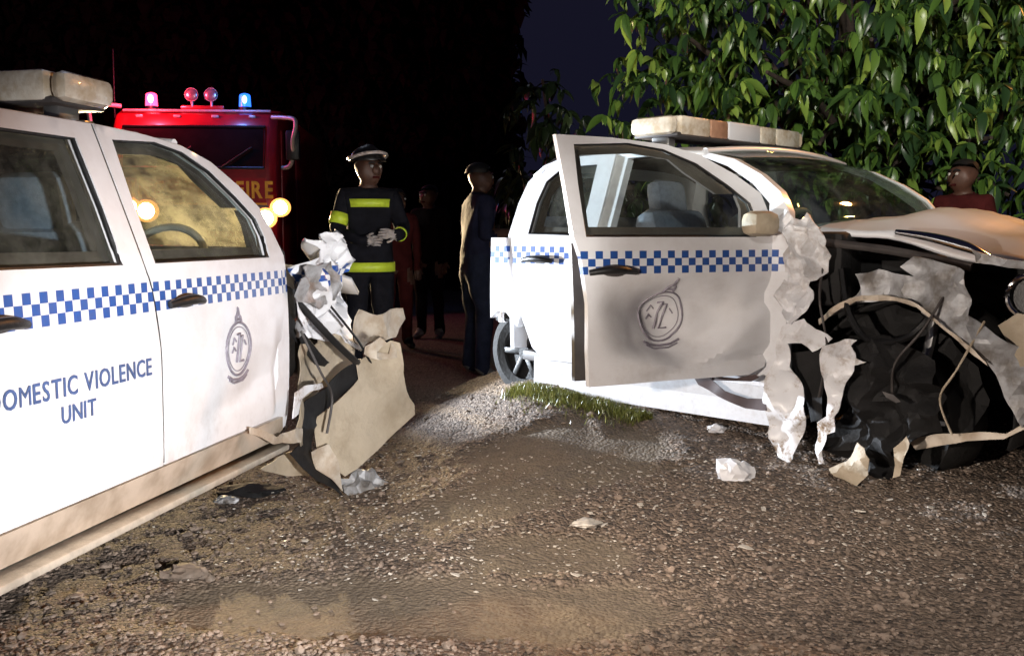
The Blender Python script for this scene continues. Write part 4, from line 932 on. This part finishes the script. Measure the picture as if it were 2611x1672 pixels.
# ------------------------------------------------------------------ people
def person(label, loc, rz, height, arms, legs, top, bottom, shoes, bulk=1.0, lean=0.0, sleeves=True, hands='skin', head_turn=0.0, tilt=0.0):
    """one continuous skinned body; clothing as material zones of that body"""
    k = height / 1.76
    t = empty('person', loc, rz, label, 'person')
    V_, E_, Rr, zone = [], [], [], []
    def add(p, r, z, parent=None):
        V_.append(Vector(p) * k); Rr.append(r * k); zone.append(z)
        if parent is not None: E_.append((parent, len(V_) - 1))
        return len(V_) - 1
    b = bulk
    pel = add((0, 0.02, 0.95), 0.145 * b, 'bottom')
    sp = add((0, 0.01 - lean * .3, 1.13), 0.135 * b, 'top', pel)
    ch = add((0, -lean * .7, 1.36), 0.150 * b, 'top', sp)
    nk0 = add((0, 0.01 - lean, 1.485), 0.08, 'top', ch)
    nk = add((0, 0.0 - lean * 1.05, 1.53), 0.062, 'skin', nk0)
    ct, st = math.cos(head_turn), math.sin(head_turn)
    def hd(x, y, z): z -= 0.028; return (x * ct - y * st, x * st + y * ct - lean * 1.1 - tilt * (z - 1.53), z)
    h1 = add(hd(0, -0.02, 1.585), 0.085, 'skin', nk); h2 = add(hd(0, 0.0, 1.66), 0.112, 'skin', h1); h3 = add(hd(0, 0.01, 1.735), 0.085, 'skin', h2)
    add(hd(0, -0.132, 1.632), 0.021, 'skin', h2)
    for sx in (-1, 1): add(hd(sx * 0.095, 0.015, 1.65), 0.016, 'skin', h2)
    for sx in (-1, 1):
        el, wr, fd_ = arms[0 if sx < 0 else 1]
        sh = add((sx * 0.17 * (0.7 + 0.3 * b), -lean * .85, 1.43), 0.066 * b, 'top', ch)
        e = add(el, 0.05 * b, 'top', sh)
        w = add(wr, 0.034 * (0.5 + 0.5 * b), 'top' if sleeves else 'skin', e)
        f = Vector(fd_).normalized(); side = f.cross(Vector((0, -1, 0.2))).normalized()
        if side.length < .1: side = Vector((1, 0, 0))
        curl = f.cross(side).normalized()
        pm = add(Vector(wr) + f * 0.05, 0.032, 'hand', w)
        for q, ln_ in ((-0.03, .055), (-0.01, .065), (0.01, .06), (0.03, .048)):
            a = add(Vector(wr) + f * 0.09 + side * q, 0.0115, 'hand', pm)
            a = add(Vector(wr) + f * (0.09 + ln_ * .6) + side * q + curl * 0.012, 0.0095, 'hand', a)
            add(Vector(wr) + f * (0.09 + ln_) + side * q + curl * 0.035, 0.0085, 'hand', a)
        a = add(Vector(wr) + f * 0.055 + side * -0.045 + curl * .01, 0.011, 'hand', pm); add(Vector(wr) + f * 0.09 + side * -0.06 + curl * .02, 0.009, 'hand', a)
        kn, an = legs[0 if sx < 0 else 1]
        hp = add((sx * 0.095, 0.02, 0.88), 0.098 * b, 'bottom', pel)
        kk = add(kn, 0.066 * b, 'bottom', hp); aa = add(an, 0.048 * b, 'bottom', kk)
        add((an[0], an[1] + 0.03, 0.05), 0.046, 'shoes', aa)
        to = add((an[0] + sx * 0.02, an[1] - 0.09, 0.045), 0.045, 'shoes', aa); add((an[0] + sx * 0.03, an[1] - 0.17, 0.035), 0.034, 'shoes', to)
    me = bpy.data.meshes.new('body'); me.from_pydata([tuple(v) for v in V_], E_, []); me.update()
    o = bpy.data.objects.new('body', me); C.objects.link(o)
    md = o.modifiers.new('skin', 'SKIN'); md.use_smooth_shade = True
    sv = me.skin_vertices[0].data
    for i, r in enumerate(Rr): sv[i].radius = (r, r * (0.72 if i in (pel, sp, ch) else 1)); sv[i].use_root = (i == pel)
    for i in (pel, sp, ch): sv[i].radius = (Rr[i] * 1.08, Rr[i] * 0.74)
    s2 = o.modifiers.new('sub', 'SUBSURF'); s2.levels = 2; s2.render_levels = 2
    dg = bpy.context.evaluated_depsgraph_get()
    bme = bpy.data.meshes.new_from_object(o.evaluated_get(dg)); bpy.data.objects.remove(o)
    slots = ['skin', 'top', 'bottom', 'shoes', 'hand']; ms = {'skin': M['skin'], 'top': top, 'bottom': bottom, 'shoes': shoes, 'hand': M[hands]}
    bme.materials.clear()
    for q in slots: bme.materials.append(ms[q])
    segs = [(V_[a], V_[b_], zone[a], zone[b_]) for a, b_ in E_]
    for p in bme.polygons:
        c = p.center; best = None
        for i, (a, b_, za, zb) in enumerate(segs):
            d = b_ - a; tt = max(0, min(1, (c - a).dot(d) / max(1e-9, d.length_squared))); q = (c - a - d * tt).length
            if best is None or q < best[0]: best = (q, zb if tt > (0.85 if zb == 'hand' else 0.35) else za)
        p.material_index = slots.index(best[1])
    cl_ = set()
    for p in bme.polygons:
        if p.material_index in (1, 2): cl_.update(p.vertices)
    for i in cl_:
        v = bme.vertices[i]; q = v.co; v.co = q + v.normal * (0.011 * nz((q.x * 1.6, q.y * 1.6, q.z * .8), 11, height) + 0.010 * (1 - 2 * abs(nz((q.x, q.y, q.z * .7), 7, height + 1))))
    link('body', bme, None, t, True, 80)
    for sx in (-1, 1):
        bm = bmesh.new(); bmesh.ops.create_uvsphere(bm, u_segments=8, v_segments=6, radius=0.013 * k, matrix=Matrix.Translation(Vector(hd(sx * 0.037, -0.101, 1.672)) * k)); frombm('eye', bm, M['eye'], t)
        bm = bmesh.new(); tube_bm(bm, [Vector(hd(sx * x, y, z)) * k for x, y, z in ((0.014, -0.111, 1.694), (0.034, -0.106, 1.702), (0.058, -0.092, 1.694))], 0.0075 * k, 5); frombm('eyebrow', bm, M['hair'], t)
    bm = bmesh.new(); tube_bm(bm, [Vector(hd(x, y, z)) * k for x, y, z in ((-0.028, -0.098, 1.590), (0, -0.110, 1.592), (0.028, -0.098, 1.590))], 0.009 * k, 5); frombm('mouth', bm, M['maroon'], t)
    return t, (lambda x, y, z: Vector(hd(x, y, z)) * k), k
def hair(t, hd, k, m=None, fluff=1.0):
    bm = bmesh.new(); bmesh.ops.create_icosphere(bm, subdivisions=3, radius=1)
    c = hd(0, 0.012, 1.70)
    for v in list(bm.verts):
        if v.co.z < -0.25 or (v.co.y < -0.55 and v.co.z < 0.35): bm.verts.remove(v)
    for v in bm.verts: v.co = c + Vector((v.co.x * 0.102, v.co.y * 0.112, v.co.z * 0.09)) * k * fluff * (1 + 0.05 * nz(v.co, 6))
    frombm('hair', bm, m or M['hair'], t)
def band(name, t, c, rx, ry, z0, z1, m, k, cy=0.0, a0=0.0, a1=2 * PI, n=28, bow=0.0):
    """strip of tape wrapped round the trunk"""
    vs, fs = [], []
    for i in range(n + 1):
        a = a0 + (a1 - a0) * i / n
        for z in (z0, z1): vs.append((k * (c[0] + rx * math.cos(a)), k * (c[1] + ry * math.sin(a)), k * (z + bow * math.sin(a * 3))))
    for i in range(n): fs.append((2 * i, 2 * i + 2, 2 * i + 3, 2 * i + 1))
    o = pydata(name, vs, fs, m, t, True, 80); md = o.modifiers.new('thickness', 'SOLIDIFY'); md.thickness = 0.006
    return o
def limb_band(t, a, b, f, w, r, m, k, name='reflective_stripe'):
    a, b = Vector(a), Vector(b); d = (b - a).normalized(); p = a.lerp(b, f)
    bm = bmesh.new(); x = d.cross(Vector((0.3, 0.9, 0.1))).normalized(); y = d.cross(x)
    vs = [[bm.verts.new((p + d * s_ + (x * math.cos(q) + y * math.sin(q)) * r) * k) for q in [i * 2 * PI / 18 for i in range(18)]] for s_ in (-w / 2, w / 2)]
    for i in range(18): bm.faces.new((vs[0][i], vs[0][(i + 1) % 18], vs[1][(i + 1) % 18], vs[1][i]))
    o = frombm(name, bm, m, t); md = o.modifiers.new('thickness', 'SOLIDIFY'); md.thickness = 0.006

stand = [((-0.10, -0.01, 0.50), (-0.11, 0.03, 0.10)), ((0.10, -0.01, 0.50), (0.11, 0.03, 0.10))]
pF = point(371, 385, 7.9)
aF = [((-0.245, -0.05, 1.17), (-0.08, -0.25, 1.10), (1, -0.1, 0.0)), ((0.245, -0.08, 1.18), (0.19, -0.29, 1.14), (-0.9, -0.2, 0.1))]
t, hd, k = person('firefighter in dark jacket with lime reflective stripes and a helmet, standing behind the torn fender', (pF.x, 7.9, 0), R(14), 1.84, aF, stand, M['turnout'], M['turnout'], M['shoe_dark'], 1.10, 0.02, True, 'glove', R(28))
band('reflective_stripe', t, (0, -0.005), 0.190, 0.142, 1.345, 1.405, M['hivis'], k)
band('reflective_stripe', t, (0, 0.02), 0.198, 0.148, 0.865, 0.935, M['hivis'], k)
limb_band(t, (-0.18, -0.01, 1.43), (-0.245, -0.05, 1.17), 0.66, 0.085, 0.070, M['hivis'], k)
limb_band(t, (0.245, -0.08, 1.18), (0.19, -0.29, 1.14), 0.8, 0.045, 0.052, M['hivis'], k)
# skirt of the jacket
bm = bmesh.new(); vs = []
for z, rx, ry in ((1.12, 0.175, 0.13), (1.0, 0.183, 0.136), (0.85, 0.194, 0.144)):
    vs.append([bm.verts.new(k * Vector((rx * math.cos(a), 0.018 + ry * math.sin(a), z))) for a in [i * 2 * PI / 24 for i in range(24)]])
for q in range(2):
    for i in range(24): bm.faces.new((vs[q][i], vs[q][(i + 1) % 24], vs[q + 1][(i + 1) % 24], vs[q + 1][i]))
o = frombm('jacket_skirt', bm, M['turnout'], t); md = o.modifiers.new('thickness', 'SOLIDIFY'); md.thickness = 0.01
bm = bmesh.new(); bmesh.ops.create_uvsphere(bm, u_segments=28, v_segments=16, radius=1)
for v in list(bm.verts):
    if v.co.z < -0.02: bm.verts.remove(v)
cH = hd(0, 0.01, 1.715); rotH = Matrix.Rotation(R(28), 3, 'Z')
for v in bm.verts:
    q = Vector((v.co.x * 0.125, v.co.y * 0.14, v.co.z * 0.115 + (0.012 if abs(v.co.x) < 0.15 else 0)))
    if v.co.z < 0.12: q.x *= 1.06; q.y *= 1.12
    v.co = cH + rotH @ q * k
o = frombm('helmet', bm, M['helmet'], t); md = o.modifiers.new('thickness', 'SOLIDIFY'); md.thickness = 0.008
tube('helmet_band', [cH + rotH @ Vector((0.136 * math.cos(a), 0.157 * math.sin(a), 0.022 + 0.035 * max(0, -math.sin(a)))) * k for a in [i * 2 * PI / 28 for i in range(28)]], 0.013, M['helmet_white'], t, 6, True)

p2 = point(430, 340, 11.3)
a2 = [((-0.225, 0.0, 1.15), (-0.20, -0.10, 0.93), (0.2, -0.4, -1)), ((0.225, 0.0, 1.15), (0.21, -0.08, 0.91), (0, -0.3, -1))]
t, hd, k = person('bystander in dark clothes with a red-lit face, between the firefighter and the navy figure', (p2.x, 11.3, 0), R(-15), 1.74, a2, stand, M['charcoal'], M['charcoal'], M['shoe'], 1.05, 0, True, 'skin', R(-25)); hair(t, hd, k)
p2b = point(398, 345, 10.4)
t, hd, k = person('bystander in maroon half hidden behind the firefighter', (p2b.x, 10.4, 0), R(20), 1.66, a2, stand, M['maroon'], M['maroon'], M['shoe_dark'], 1.05, 0.02, True, 'skin', R(20), 0.1); hair(t, hd, k)
p3 = point(478, 378, 8.25)
a3 = [((-0.23, 0.02, 1.16), (-0.20, -0.20, 1.20), (0.3, -1, 0.02)), ((0.22, 0.02, 1.15), (0.20, -0.22, 1.20), (-0.2, -1, 0.0))]
t, hd, k = person('bystander in navy shirt with bare forearms, beside the rear of the open-door pickup', (p3.x, 8.25, 0), R(112), 1.78, a3, [((-0.12, -0.02, 0.50), (-0.15, 0.02, 0.10)), ((0.09, 0.0, 0.50), (0.10, 0.04, 0.10))], M['navy'], M['navy_trousers'], M['shoe'], 1.12, 0.02, False, 'skin', R(20)); hair(t, hd, k)
p4 = point(957, 330, 7.0)
t, hd, k = person('bystander in maroon standing beyond the buckled hood under the tree', (p4.x, 7.0, 0.1), R(-40), 1.62, a2, stand, M['maroon'], M['charcoal'], M['shoe_dark'], 1.0, 0, True, 'skin', R(-30)); hair(t, hd, k)

# ------------------------------------------------------------------ trees
def leaf_mesh(name, L_, w, droop, m):
    vs, fs = [], []
    for i in range(6):
        s_ = i / 5; hw = w * math.sin(PI * (0.06 + 0.92 * s_) ** 0.85) * 0.5
        x = L_ * s_; z = -droop * L_ * s_ * s_
        vs += [(x, -hw, z + hw * 0.35), (x, 0, z), (x, hw, z + hw * 0.35)]
    for i in range(5):
        a = i * 3; fs += [(a, a + 1, a + 4, a + 3), (a + 1, a + 2, a + 5, a + 4)]
    me = bpy.data.meshes.new(name); me.from_pydata(vs, [], fs); me.update(); me.shade_smooth(); me.materials.append(m)
    return me, vs, fs
def make_tree(name, label, base, trunk_top, clumps, n_clusters, mleaf, seed, pick=300, lsize=1.0, group=None):
    rg = random.Random(seed)
    t = empty(name, base, 0, label, 'tree')
    base = Vector(base)
    tr = smooth_path([(0, 0, 0), (0.08, 0.03, trunk_top * .4), (-0.05, 0.05, trunk_top * .75), (0.0, 0, trunk_top)], 5)
    tube('trunk', tr, [0.17 - 0.09 * i / (len(tr) - 1) for i in range(len(tr))], M['bark'], t, 10)
    for c, r in clumps:
        c = Vector(c) - base
        st = Vector((0, 0, trunk_top * rg.uniform(.6, .98)))
        mid = st.lerp(c, .5) + Vector((rg.uniform(-.15, .15), rg.uniform(-.15, .15), .2))
        pth = smooth_path([st, mid, c], 5); tube('branch', pth, [0.06 - 0.045 * i / (len(pth) - 1) for i in range(len(pth))], M['bark'], t, 7)
    kinds = [leaf_mesh('leaf', L_ * lsize, w * lsize, d, mleaf) for L_, w, d in ((0.15, 0.070, 0.3), (0.19, 0.080, 0.45), (0.11, 0.060, 0.2), (0.21, 0.074, 0.6))]
    wsum = sum(r ** 2 for c, r in clumps); LV = []
    for c, r in clumps:
        for i in range(int(n_clusters * r * r / wsum) + 1):
            d = Vector((rg.gauss(0, 1), rg.gauss(0, 1), rg.gauss(0, 1))).normalized() * r * rg.uniform(.45, 1.05) ** .6
            d.z *= 0.85; p = Vector(c) + d
            if p.z < 0.5: continue
            ax = (d.normalized() + Vector((0, 0, -0.1))).normalized()
            nl = rg.randint(5, 9); q0 = rg.uniform(0, 6.28)
            for j in range(nl):
                yaw = q0 + j * 2 * PI / nl + rg.uniform(-.3, .3); pit = R(rg.uniform(-5, 80))
                m_ = Matrix.Translation(p) @ Matrix.Rotation(yaw, 4, 'Z') @ Matrix.Rotation(pit, 4, 'Y') @ Matrix.Rotation(rg.uniform(-.6, .6), 4, 'X') @ Matrix.Diagonal((*([rg.uniform(.45, 1.4)] * 3), 1))
                LV.append((rg.randrange(4), m_))
    def seen(m_):
        p = m_.translation; q = p - Vector((0, 0, CH)); x = q.x / q.y * F + 512; y = 231 - q.z / q.y * F
        return q.length + (0 if (-10 < x < 1034 and -15 < y < 230) else 100)
    LV.sort(key=lambda a: seen(a[1]))
    bt = Matrix.Translation(-base)
    for kd, m_ in LV[:pick]:
        o = bpy.data.objects.new('leaf', kinds[kd][0]); C.objects.link(o); o.parent = t; o.matrix_local = bt @ m_
    vs, fs = [], []
    for kd, m_ in LV[pick:]:
        o_ = len(vs); mm = bt @ m_
        vs += [mm @ Vector(v) for v in kinds[kd][1]]; fs += [tuple(o_ + i for i in f) for f in kinds[kd][2]]
    o = pydata('crown', vs, fs, mleaf, t, True, 180); o['kind'] = 'stuff'
    return t
rt_ = random.Random(3)
cl = []
for i in range(34):
    x = rt_.uniform(1.3, 5.2); y = rt_.uniform(7.6, 9.6); z = rt_.uniform(1.5, 4.3)
    if x < 1.9 and z < 2.3 and y < 8.2: y += .8
    cl.append(((x, y, z), rt_.uniform(.45, .8)))
cl += [((1.35, 8.0, 2.75), .55), ((1.6, 7.8, 3.2), .6), ((1.25, 8.4, 3.4), .5), ((1.9, 7.6, 2.4), .5), ((2.6, 7.4, 2.6), .5), ((3.2, 7.2, 2.9), .55), ((4.2, 7.5, 2.0), .6), ((3.9, 7.9, 1.5), .6), ((2.4, 7.9, 1.9), .6), ((2.9, 7.6, 2.2), .55), ((3.4, 8.0, 2.5), .6), ((2.0, 8.2, 2.1), .5), ((2.7, 8.4, 1.6), .6), ((3.5, 7.4, 1.9), .5), ((1.7, 8.6, 2.6), .5)]
make_tree('leafy_tree', 'tall broad-leaved tree overhanging the open-door pickup', (3.2, 9.6, 0), 2.0, cl, 2000, M['leaf'], 5, 300, 0.78)
cl2 = [((0.35, 11.0, 2.5), .45), ((0.45, 11.0, 1.9), .6), ((0.9, 11.2, 1.7), .6), ((1.4, 11.0, 1.8), .55), ((0.2, 11.4, 1.5), .6), ((0.6, 10.8, 1.2), .6), ((1.2, 11.2, 1.2), .7), ((0.33, 11.0, 2.85), .25), ((1.25, 10.6, 2.2), .25), ((1.9, 11.3, 1.6), .6)]
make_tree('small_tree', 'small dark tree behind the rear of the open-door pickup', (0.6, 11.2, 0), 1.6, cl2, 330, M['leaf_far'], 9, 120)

def night_backdrop():
    rg = random.Random(12); vs, fs = [], []
    nb = 70
    for j in range(9):
        for i in range(nb + 1):
            x = -16 + 16.0 * i / nb; vs.append(Vector((x, 23.8 + 0.8 * nz((x, j, 0), 0.9), 1.1 * j * (1 + 0.1 * nz((x, j, 2), 0.8)))))
    for j in range(8):
        for i in range(nb):
            a = j * (nb + 1) + i; fs.append((a, a + 1, a + nb + 2, a + nb + 1))
    for i in range(15000):
        x = rg.uniform(-15.5, 0.2); y = rg.uniform(20.5, 23.5)
        top = 8.4 + 1.2 * math.sin(x * .9) + 0.8 * math.sin(x * 2.3 + 1)
        if x > -0.9: top -= (x + 0.9) * 2.2
        p = Vector((x, y, rg.uniform(0, top))); s_ = rg.uniform(.16, .34)
        m_ = Matrix.Translation(p) @ Matrix.Rotation(rg.uniform(0, 6.28), 4, 'Z') @ Matrix.Rotation(rg.uniform(-.2, 1.3), 4, 'Y')
        o_ = len(vs); vs += [m_ @ Vector(q) * 1.0 for q in ((0, -s_ * .3, 0), (s_ * .6, -s_ * .42, 0), (s_ * 1.5, 0, -s_ * .3), (s_ * .6, s_ * .42, 0), (0, s_ * .3, 0))]
        fs.append((o_, o_ + 1, o_ + 2, o_ + 3, o_ + 4))
    o = pydata('dark_backdrop', vs, fs, M['backdrop_leaf'], None, False)  # leafy wall added as the dark reddish night behind the engine
    o['kind'] = 'stuff'; o['label'] = 'added dark leafy backdrop for the reddish night behind the fire engine'; o['category'] = 'backdrop'
night_backdrop()

# ------------------------------------------------------------------ grass, gravel and debris
def grass():
    rg = random.Random(4); vs, fs = [], []
    for i in range(5600):
        u = rg.uniform(-2.05, -1.15); a = rg.gauss(0.0, 0.085)
        p = OR + hR * (u * KR) + rR * (0.93 * KR + 0.035 + abs(a) * 1.3 * (1 - abs(u + 1.6) * .9))
        z = gz(p.x, p.y); h_ = rg.uniform(.015, .05); an = rg.uniform(0, 6.28); w = .003
        dx, dy = math.cos(an) * w, math.sin(an) * w; lx, ly = rg.gauss(0, .014), rg.gauss(0, .014)
        o_ = len(vs); vs += [(p.x - dx, p.y - dy, z), (p.x + dx, p.y + dy, z), (p.x + lx, p.y + ly, z + h_)]; fs.append((o_, o_ + 1, o_ + 2))
    o = pydata('grass', vs, fs, M['grass'], None, False)
    o['kind'] = 'stuff'; o['label'] = 'short yellow-green grass under the white sill'; o['category'] = 'grass'
grass()
def ico(): 
    bm = bmesh.new(); bmesh.ops.create_icosphere(bm, subdivisions=1, radius=1); v = [x.co.copy() for x in bm.verts]; f = [tuple(q.index for q in p.verts) for p in bm.faces]; bm.free(); return v, f
def gravel():
    rg = random.Random(5); V0, F0 = ico(); vs, fs = [], []
    for i in range(9000):
        y = 2.7 + 4.2 * rg.random() ** 1.5; x = rg.uniform(-0.62, 0.62) * y
        pm = patchmask(x, y)
        if rg.random() < pm * .93: continue
        s_ = rg.uniform(.003, .0105) * (1 + (rg.random() < .04) * 1.2); q = Matrix.Rotation(rg.uniform(0, 6), 3, 'Z')
        z = gz(x, y); o_ = len(vs); sx, sy, sz = s_ * rg.uniform(.8, 1.5), s_ * rg.uniform(.7, 1.2), s_ * rg.uniform(.4, .8)
        vs += [Vector((x, y, z + sz * .3)) + q @ Vector((v.x * sx, v.y * sy, v.z * sz)) * rg.uniform(.85, 1.15) for v in V0]; fs += [tuple(o_ + a for a in f) for f in F0]
    o = pydata('gravel', vs, fs, M['stone'], None, False)
    o['kind'] = 'stuff'; o['label'] = 'loose gravel strewn over the brown ground'; o['category'] = 'gravel'
gravel()
def shard_mesh(seed, m):
    rg = random.Random(seed); n = rg.randint(5, 7); P = []
    for i in range(n):
        a = 2 * PI * i / n + rg.uniform(-.3, .3); r = rg.uniform(.5, 1); P.append((r * math.cos(a), .55 * r * math.sin(a)))
    vs = [(x, y, .10 * rg.uniform(0, 1)) for x, y in P] + [(x * .96, y * .96, .10 + .14 * rg.uniform(.5, 1)) for x, y in P]
    fs = [tuple(range(n))[::-1], tuple(range(n, 2 * n))] + [(i, (i + 1) % n, n + (i + 1) % n, n + i) for i in range(n)]
    me = bpy.data.meshes.new('debris_shard'); me.from_pydata(vs, [], fs); me.update(); me.materials.append(m); return me
def debris():
    rg = random.Random(8); kinds = [shard_mesh(i, M['shard']) for i in range(6)]
    # (picture x, picture y, size in metres)
    L_ = [(530, 520), (513, 487), (497, 527), (409, 438), (404, 450), (418, 456), (461, 457), (400, 487), (432, 496), (424, 486), (385, 444), (390, 428), (362, 516), (437, 513), (419, 478), (224, 500), (247, 548), (205, 478), (330, 520), (280, 536), (305, 541), (480, 515), (470, 540), (405, 558), (350, 545), (455, 575), (300, 590), (375, 600)]
    R_ = [(582, 524), (604, 525), (640, 505), (656, 506), (694, 505), (712, 495), (748, 511), (763, 509), (590, 513), (603, 482), (640, 472), (700, 540), (746, 548), (764, 553), (868, 470), (884, 478), (905, 466), (930, 508), (985, 515), (1000, 497), (1015, 520), (960, 540), (845, 545), (830, 515), (790, 500), (720, 520), (680, 530), (575, 575), (920, 470), (948, 455), (975, 462), (890, 500), (860, 512), (1005, 470)]
    for i, (x, y) in enumerate(L_ + R_):
        right = i >= len(L_)
        d = 4.0
        for _ in range(25):
            p = point(x, y, d); e = p.z - gz(p.x, p.y); d += e * 2.2
        p = point(x, y, d)
        if any((p - (OL + hL * q)).length < 0.4 for q in (0, -1)): continue
        o = bpy.data.objects.new('debris_shard', kinds[i % 6]); C.objects.link(o)
        s_ = rg.uniform(.011, .022) * (1.7 if i % 5 == 0 else 1)
        o.location = (p.x, p.y, gz(p.x, p.y) + 0.002); o.scale = (s_, s_, s_); o.rotation_euler = (rg.uniform(-.3, .3), rg.uniform(-.3, .3), rg.uniform(0, 6.28))
        o['label'] = 'small pale shard of broken plastic on the brown ground by the open-door pickup' if right else 'small pale shard of broken plastic on the brown ground by the lettered pickup'
        o['category'] = 'debris'; o['group'] = 'shards around the open-door pickup' if right else 'shards around the lettered pickup'
    # larger pieces
    def lump(x, y, r, m, seed, label, h=.6, d0=4.5):
        d = d0
        for _ in range(25):
            p = point(x, y, d); d += (p.z - gz(p.x, p.y)) * 2.2
        p = point(x, y, d); bm = bmesh.new(); bmesh.ops.create_icosphere(bm, subdivisions=3, radius=1)
        for v in bm.verts:
            q = v.co.copy(); f = 1 + .5 * nz(q, 1.6, seed) + .35 * (1 - 2 * abs(nz(q, 2.6, seed + 1))); v.co = Vector((q.x * r * f, q.y * r * .7 * f, max(-.1, q.z * h) * r * f))
        o = frombm('crumpled_debris', bm, m, None, True, 20); o.location = (p.x, p.y, gz(p.x, p.y)); o['label'] = label; o['category'] = 'debris'
    lump(362, 488, .085, M['silver'], 3, 'crumpled bright metal piece below the hanging flap', .9)
    lump(226, 501, .045, M['silver'], 5, 'small white crumpled piece beside the side step', .5)
    lump(250, 491, .12, M['dark'], 7, 'dark flattened piece of trim beside the side step', .25)
    lump(735, 475, .075, M['paint_plain'], 9, 'crumpled white plastic heap left of the torn sill flap', .8)
    lump(716, 430, .04, M['paint_plain'], 11, 'small white lump under the open door', .6)
    lump(586, 523, .05, M['shard'], 13, 'long pale sliver by the mud patch under the open door', .3)
    lump(185, 575, .07, M['stone'], 15, 'brown clod of earth beneath the side step', .5)
debris()
def fragments():
    rg = random.Random(21); vs, fs = [], []
    for i in range(2000):
        if rg.random() < .65: x = rg.gauss(1.0, .75); y = rg.uniform(3.3, 4.6)
        else: x = rg.gauss(-.45, .4); y = rg.uniform(3.4, 5.2)
        z = gz(x, y) + .004; r = rg.uniform(.002, .0095); a = rg.uniform(0, 6.28); o_ = len(vs); t1, t2 = rg.uniform(-.6, .6), rg.uniform(-.6, .6)
        for h_ in (0, .002):
            for q in range(4):
                b_ = a + q * PI / 2; e = r * rg.uniform(.6, 1.2); vs.append((x + e * math.cos(b_), y + e * .6 * math.sin(b_), z + h_ + e * (t1 * math.cos(b_) + t2 * math.sin(b_)) * .5))
        fs += [(o_ + 4, o_ + 5, o_ + 6, o_ + 7), (o_ + 3, o_ + 2, o_ + 1, o_)] + [(o_ + q, o_ + (q + 1) % 4, o_ + 4 + (q + 1) % 4, o_ + 4 + q) for q in range(4)]
    o = pydata('glass_fragments', vs, fs, M['shard'], None, False); o['kind'] = 'stuff'; o['label'] = 'tiny pale fragments of glass and plastic strewn about the wrecks'; o['category'] = 'debris'
fragments()
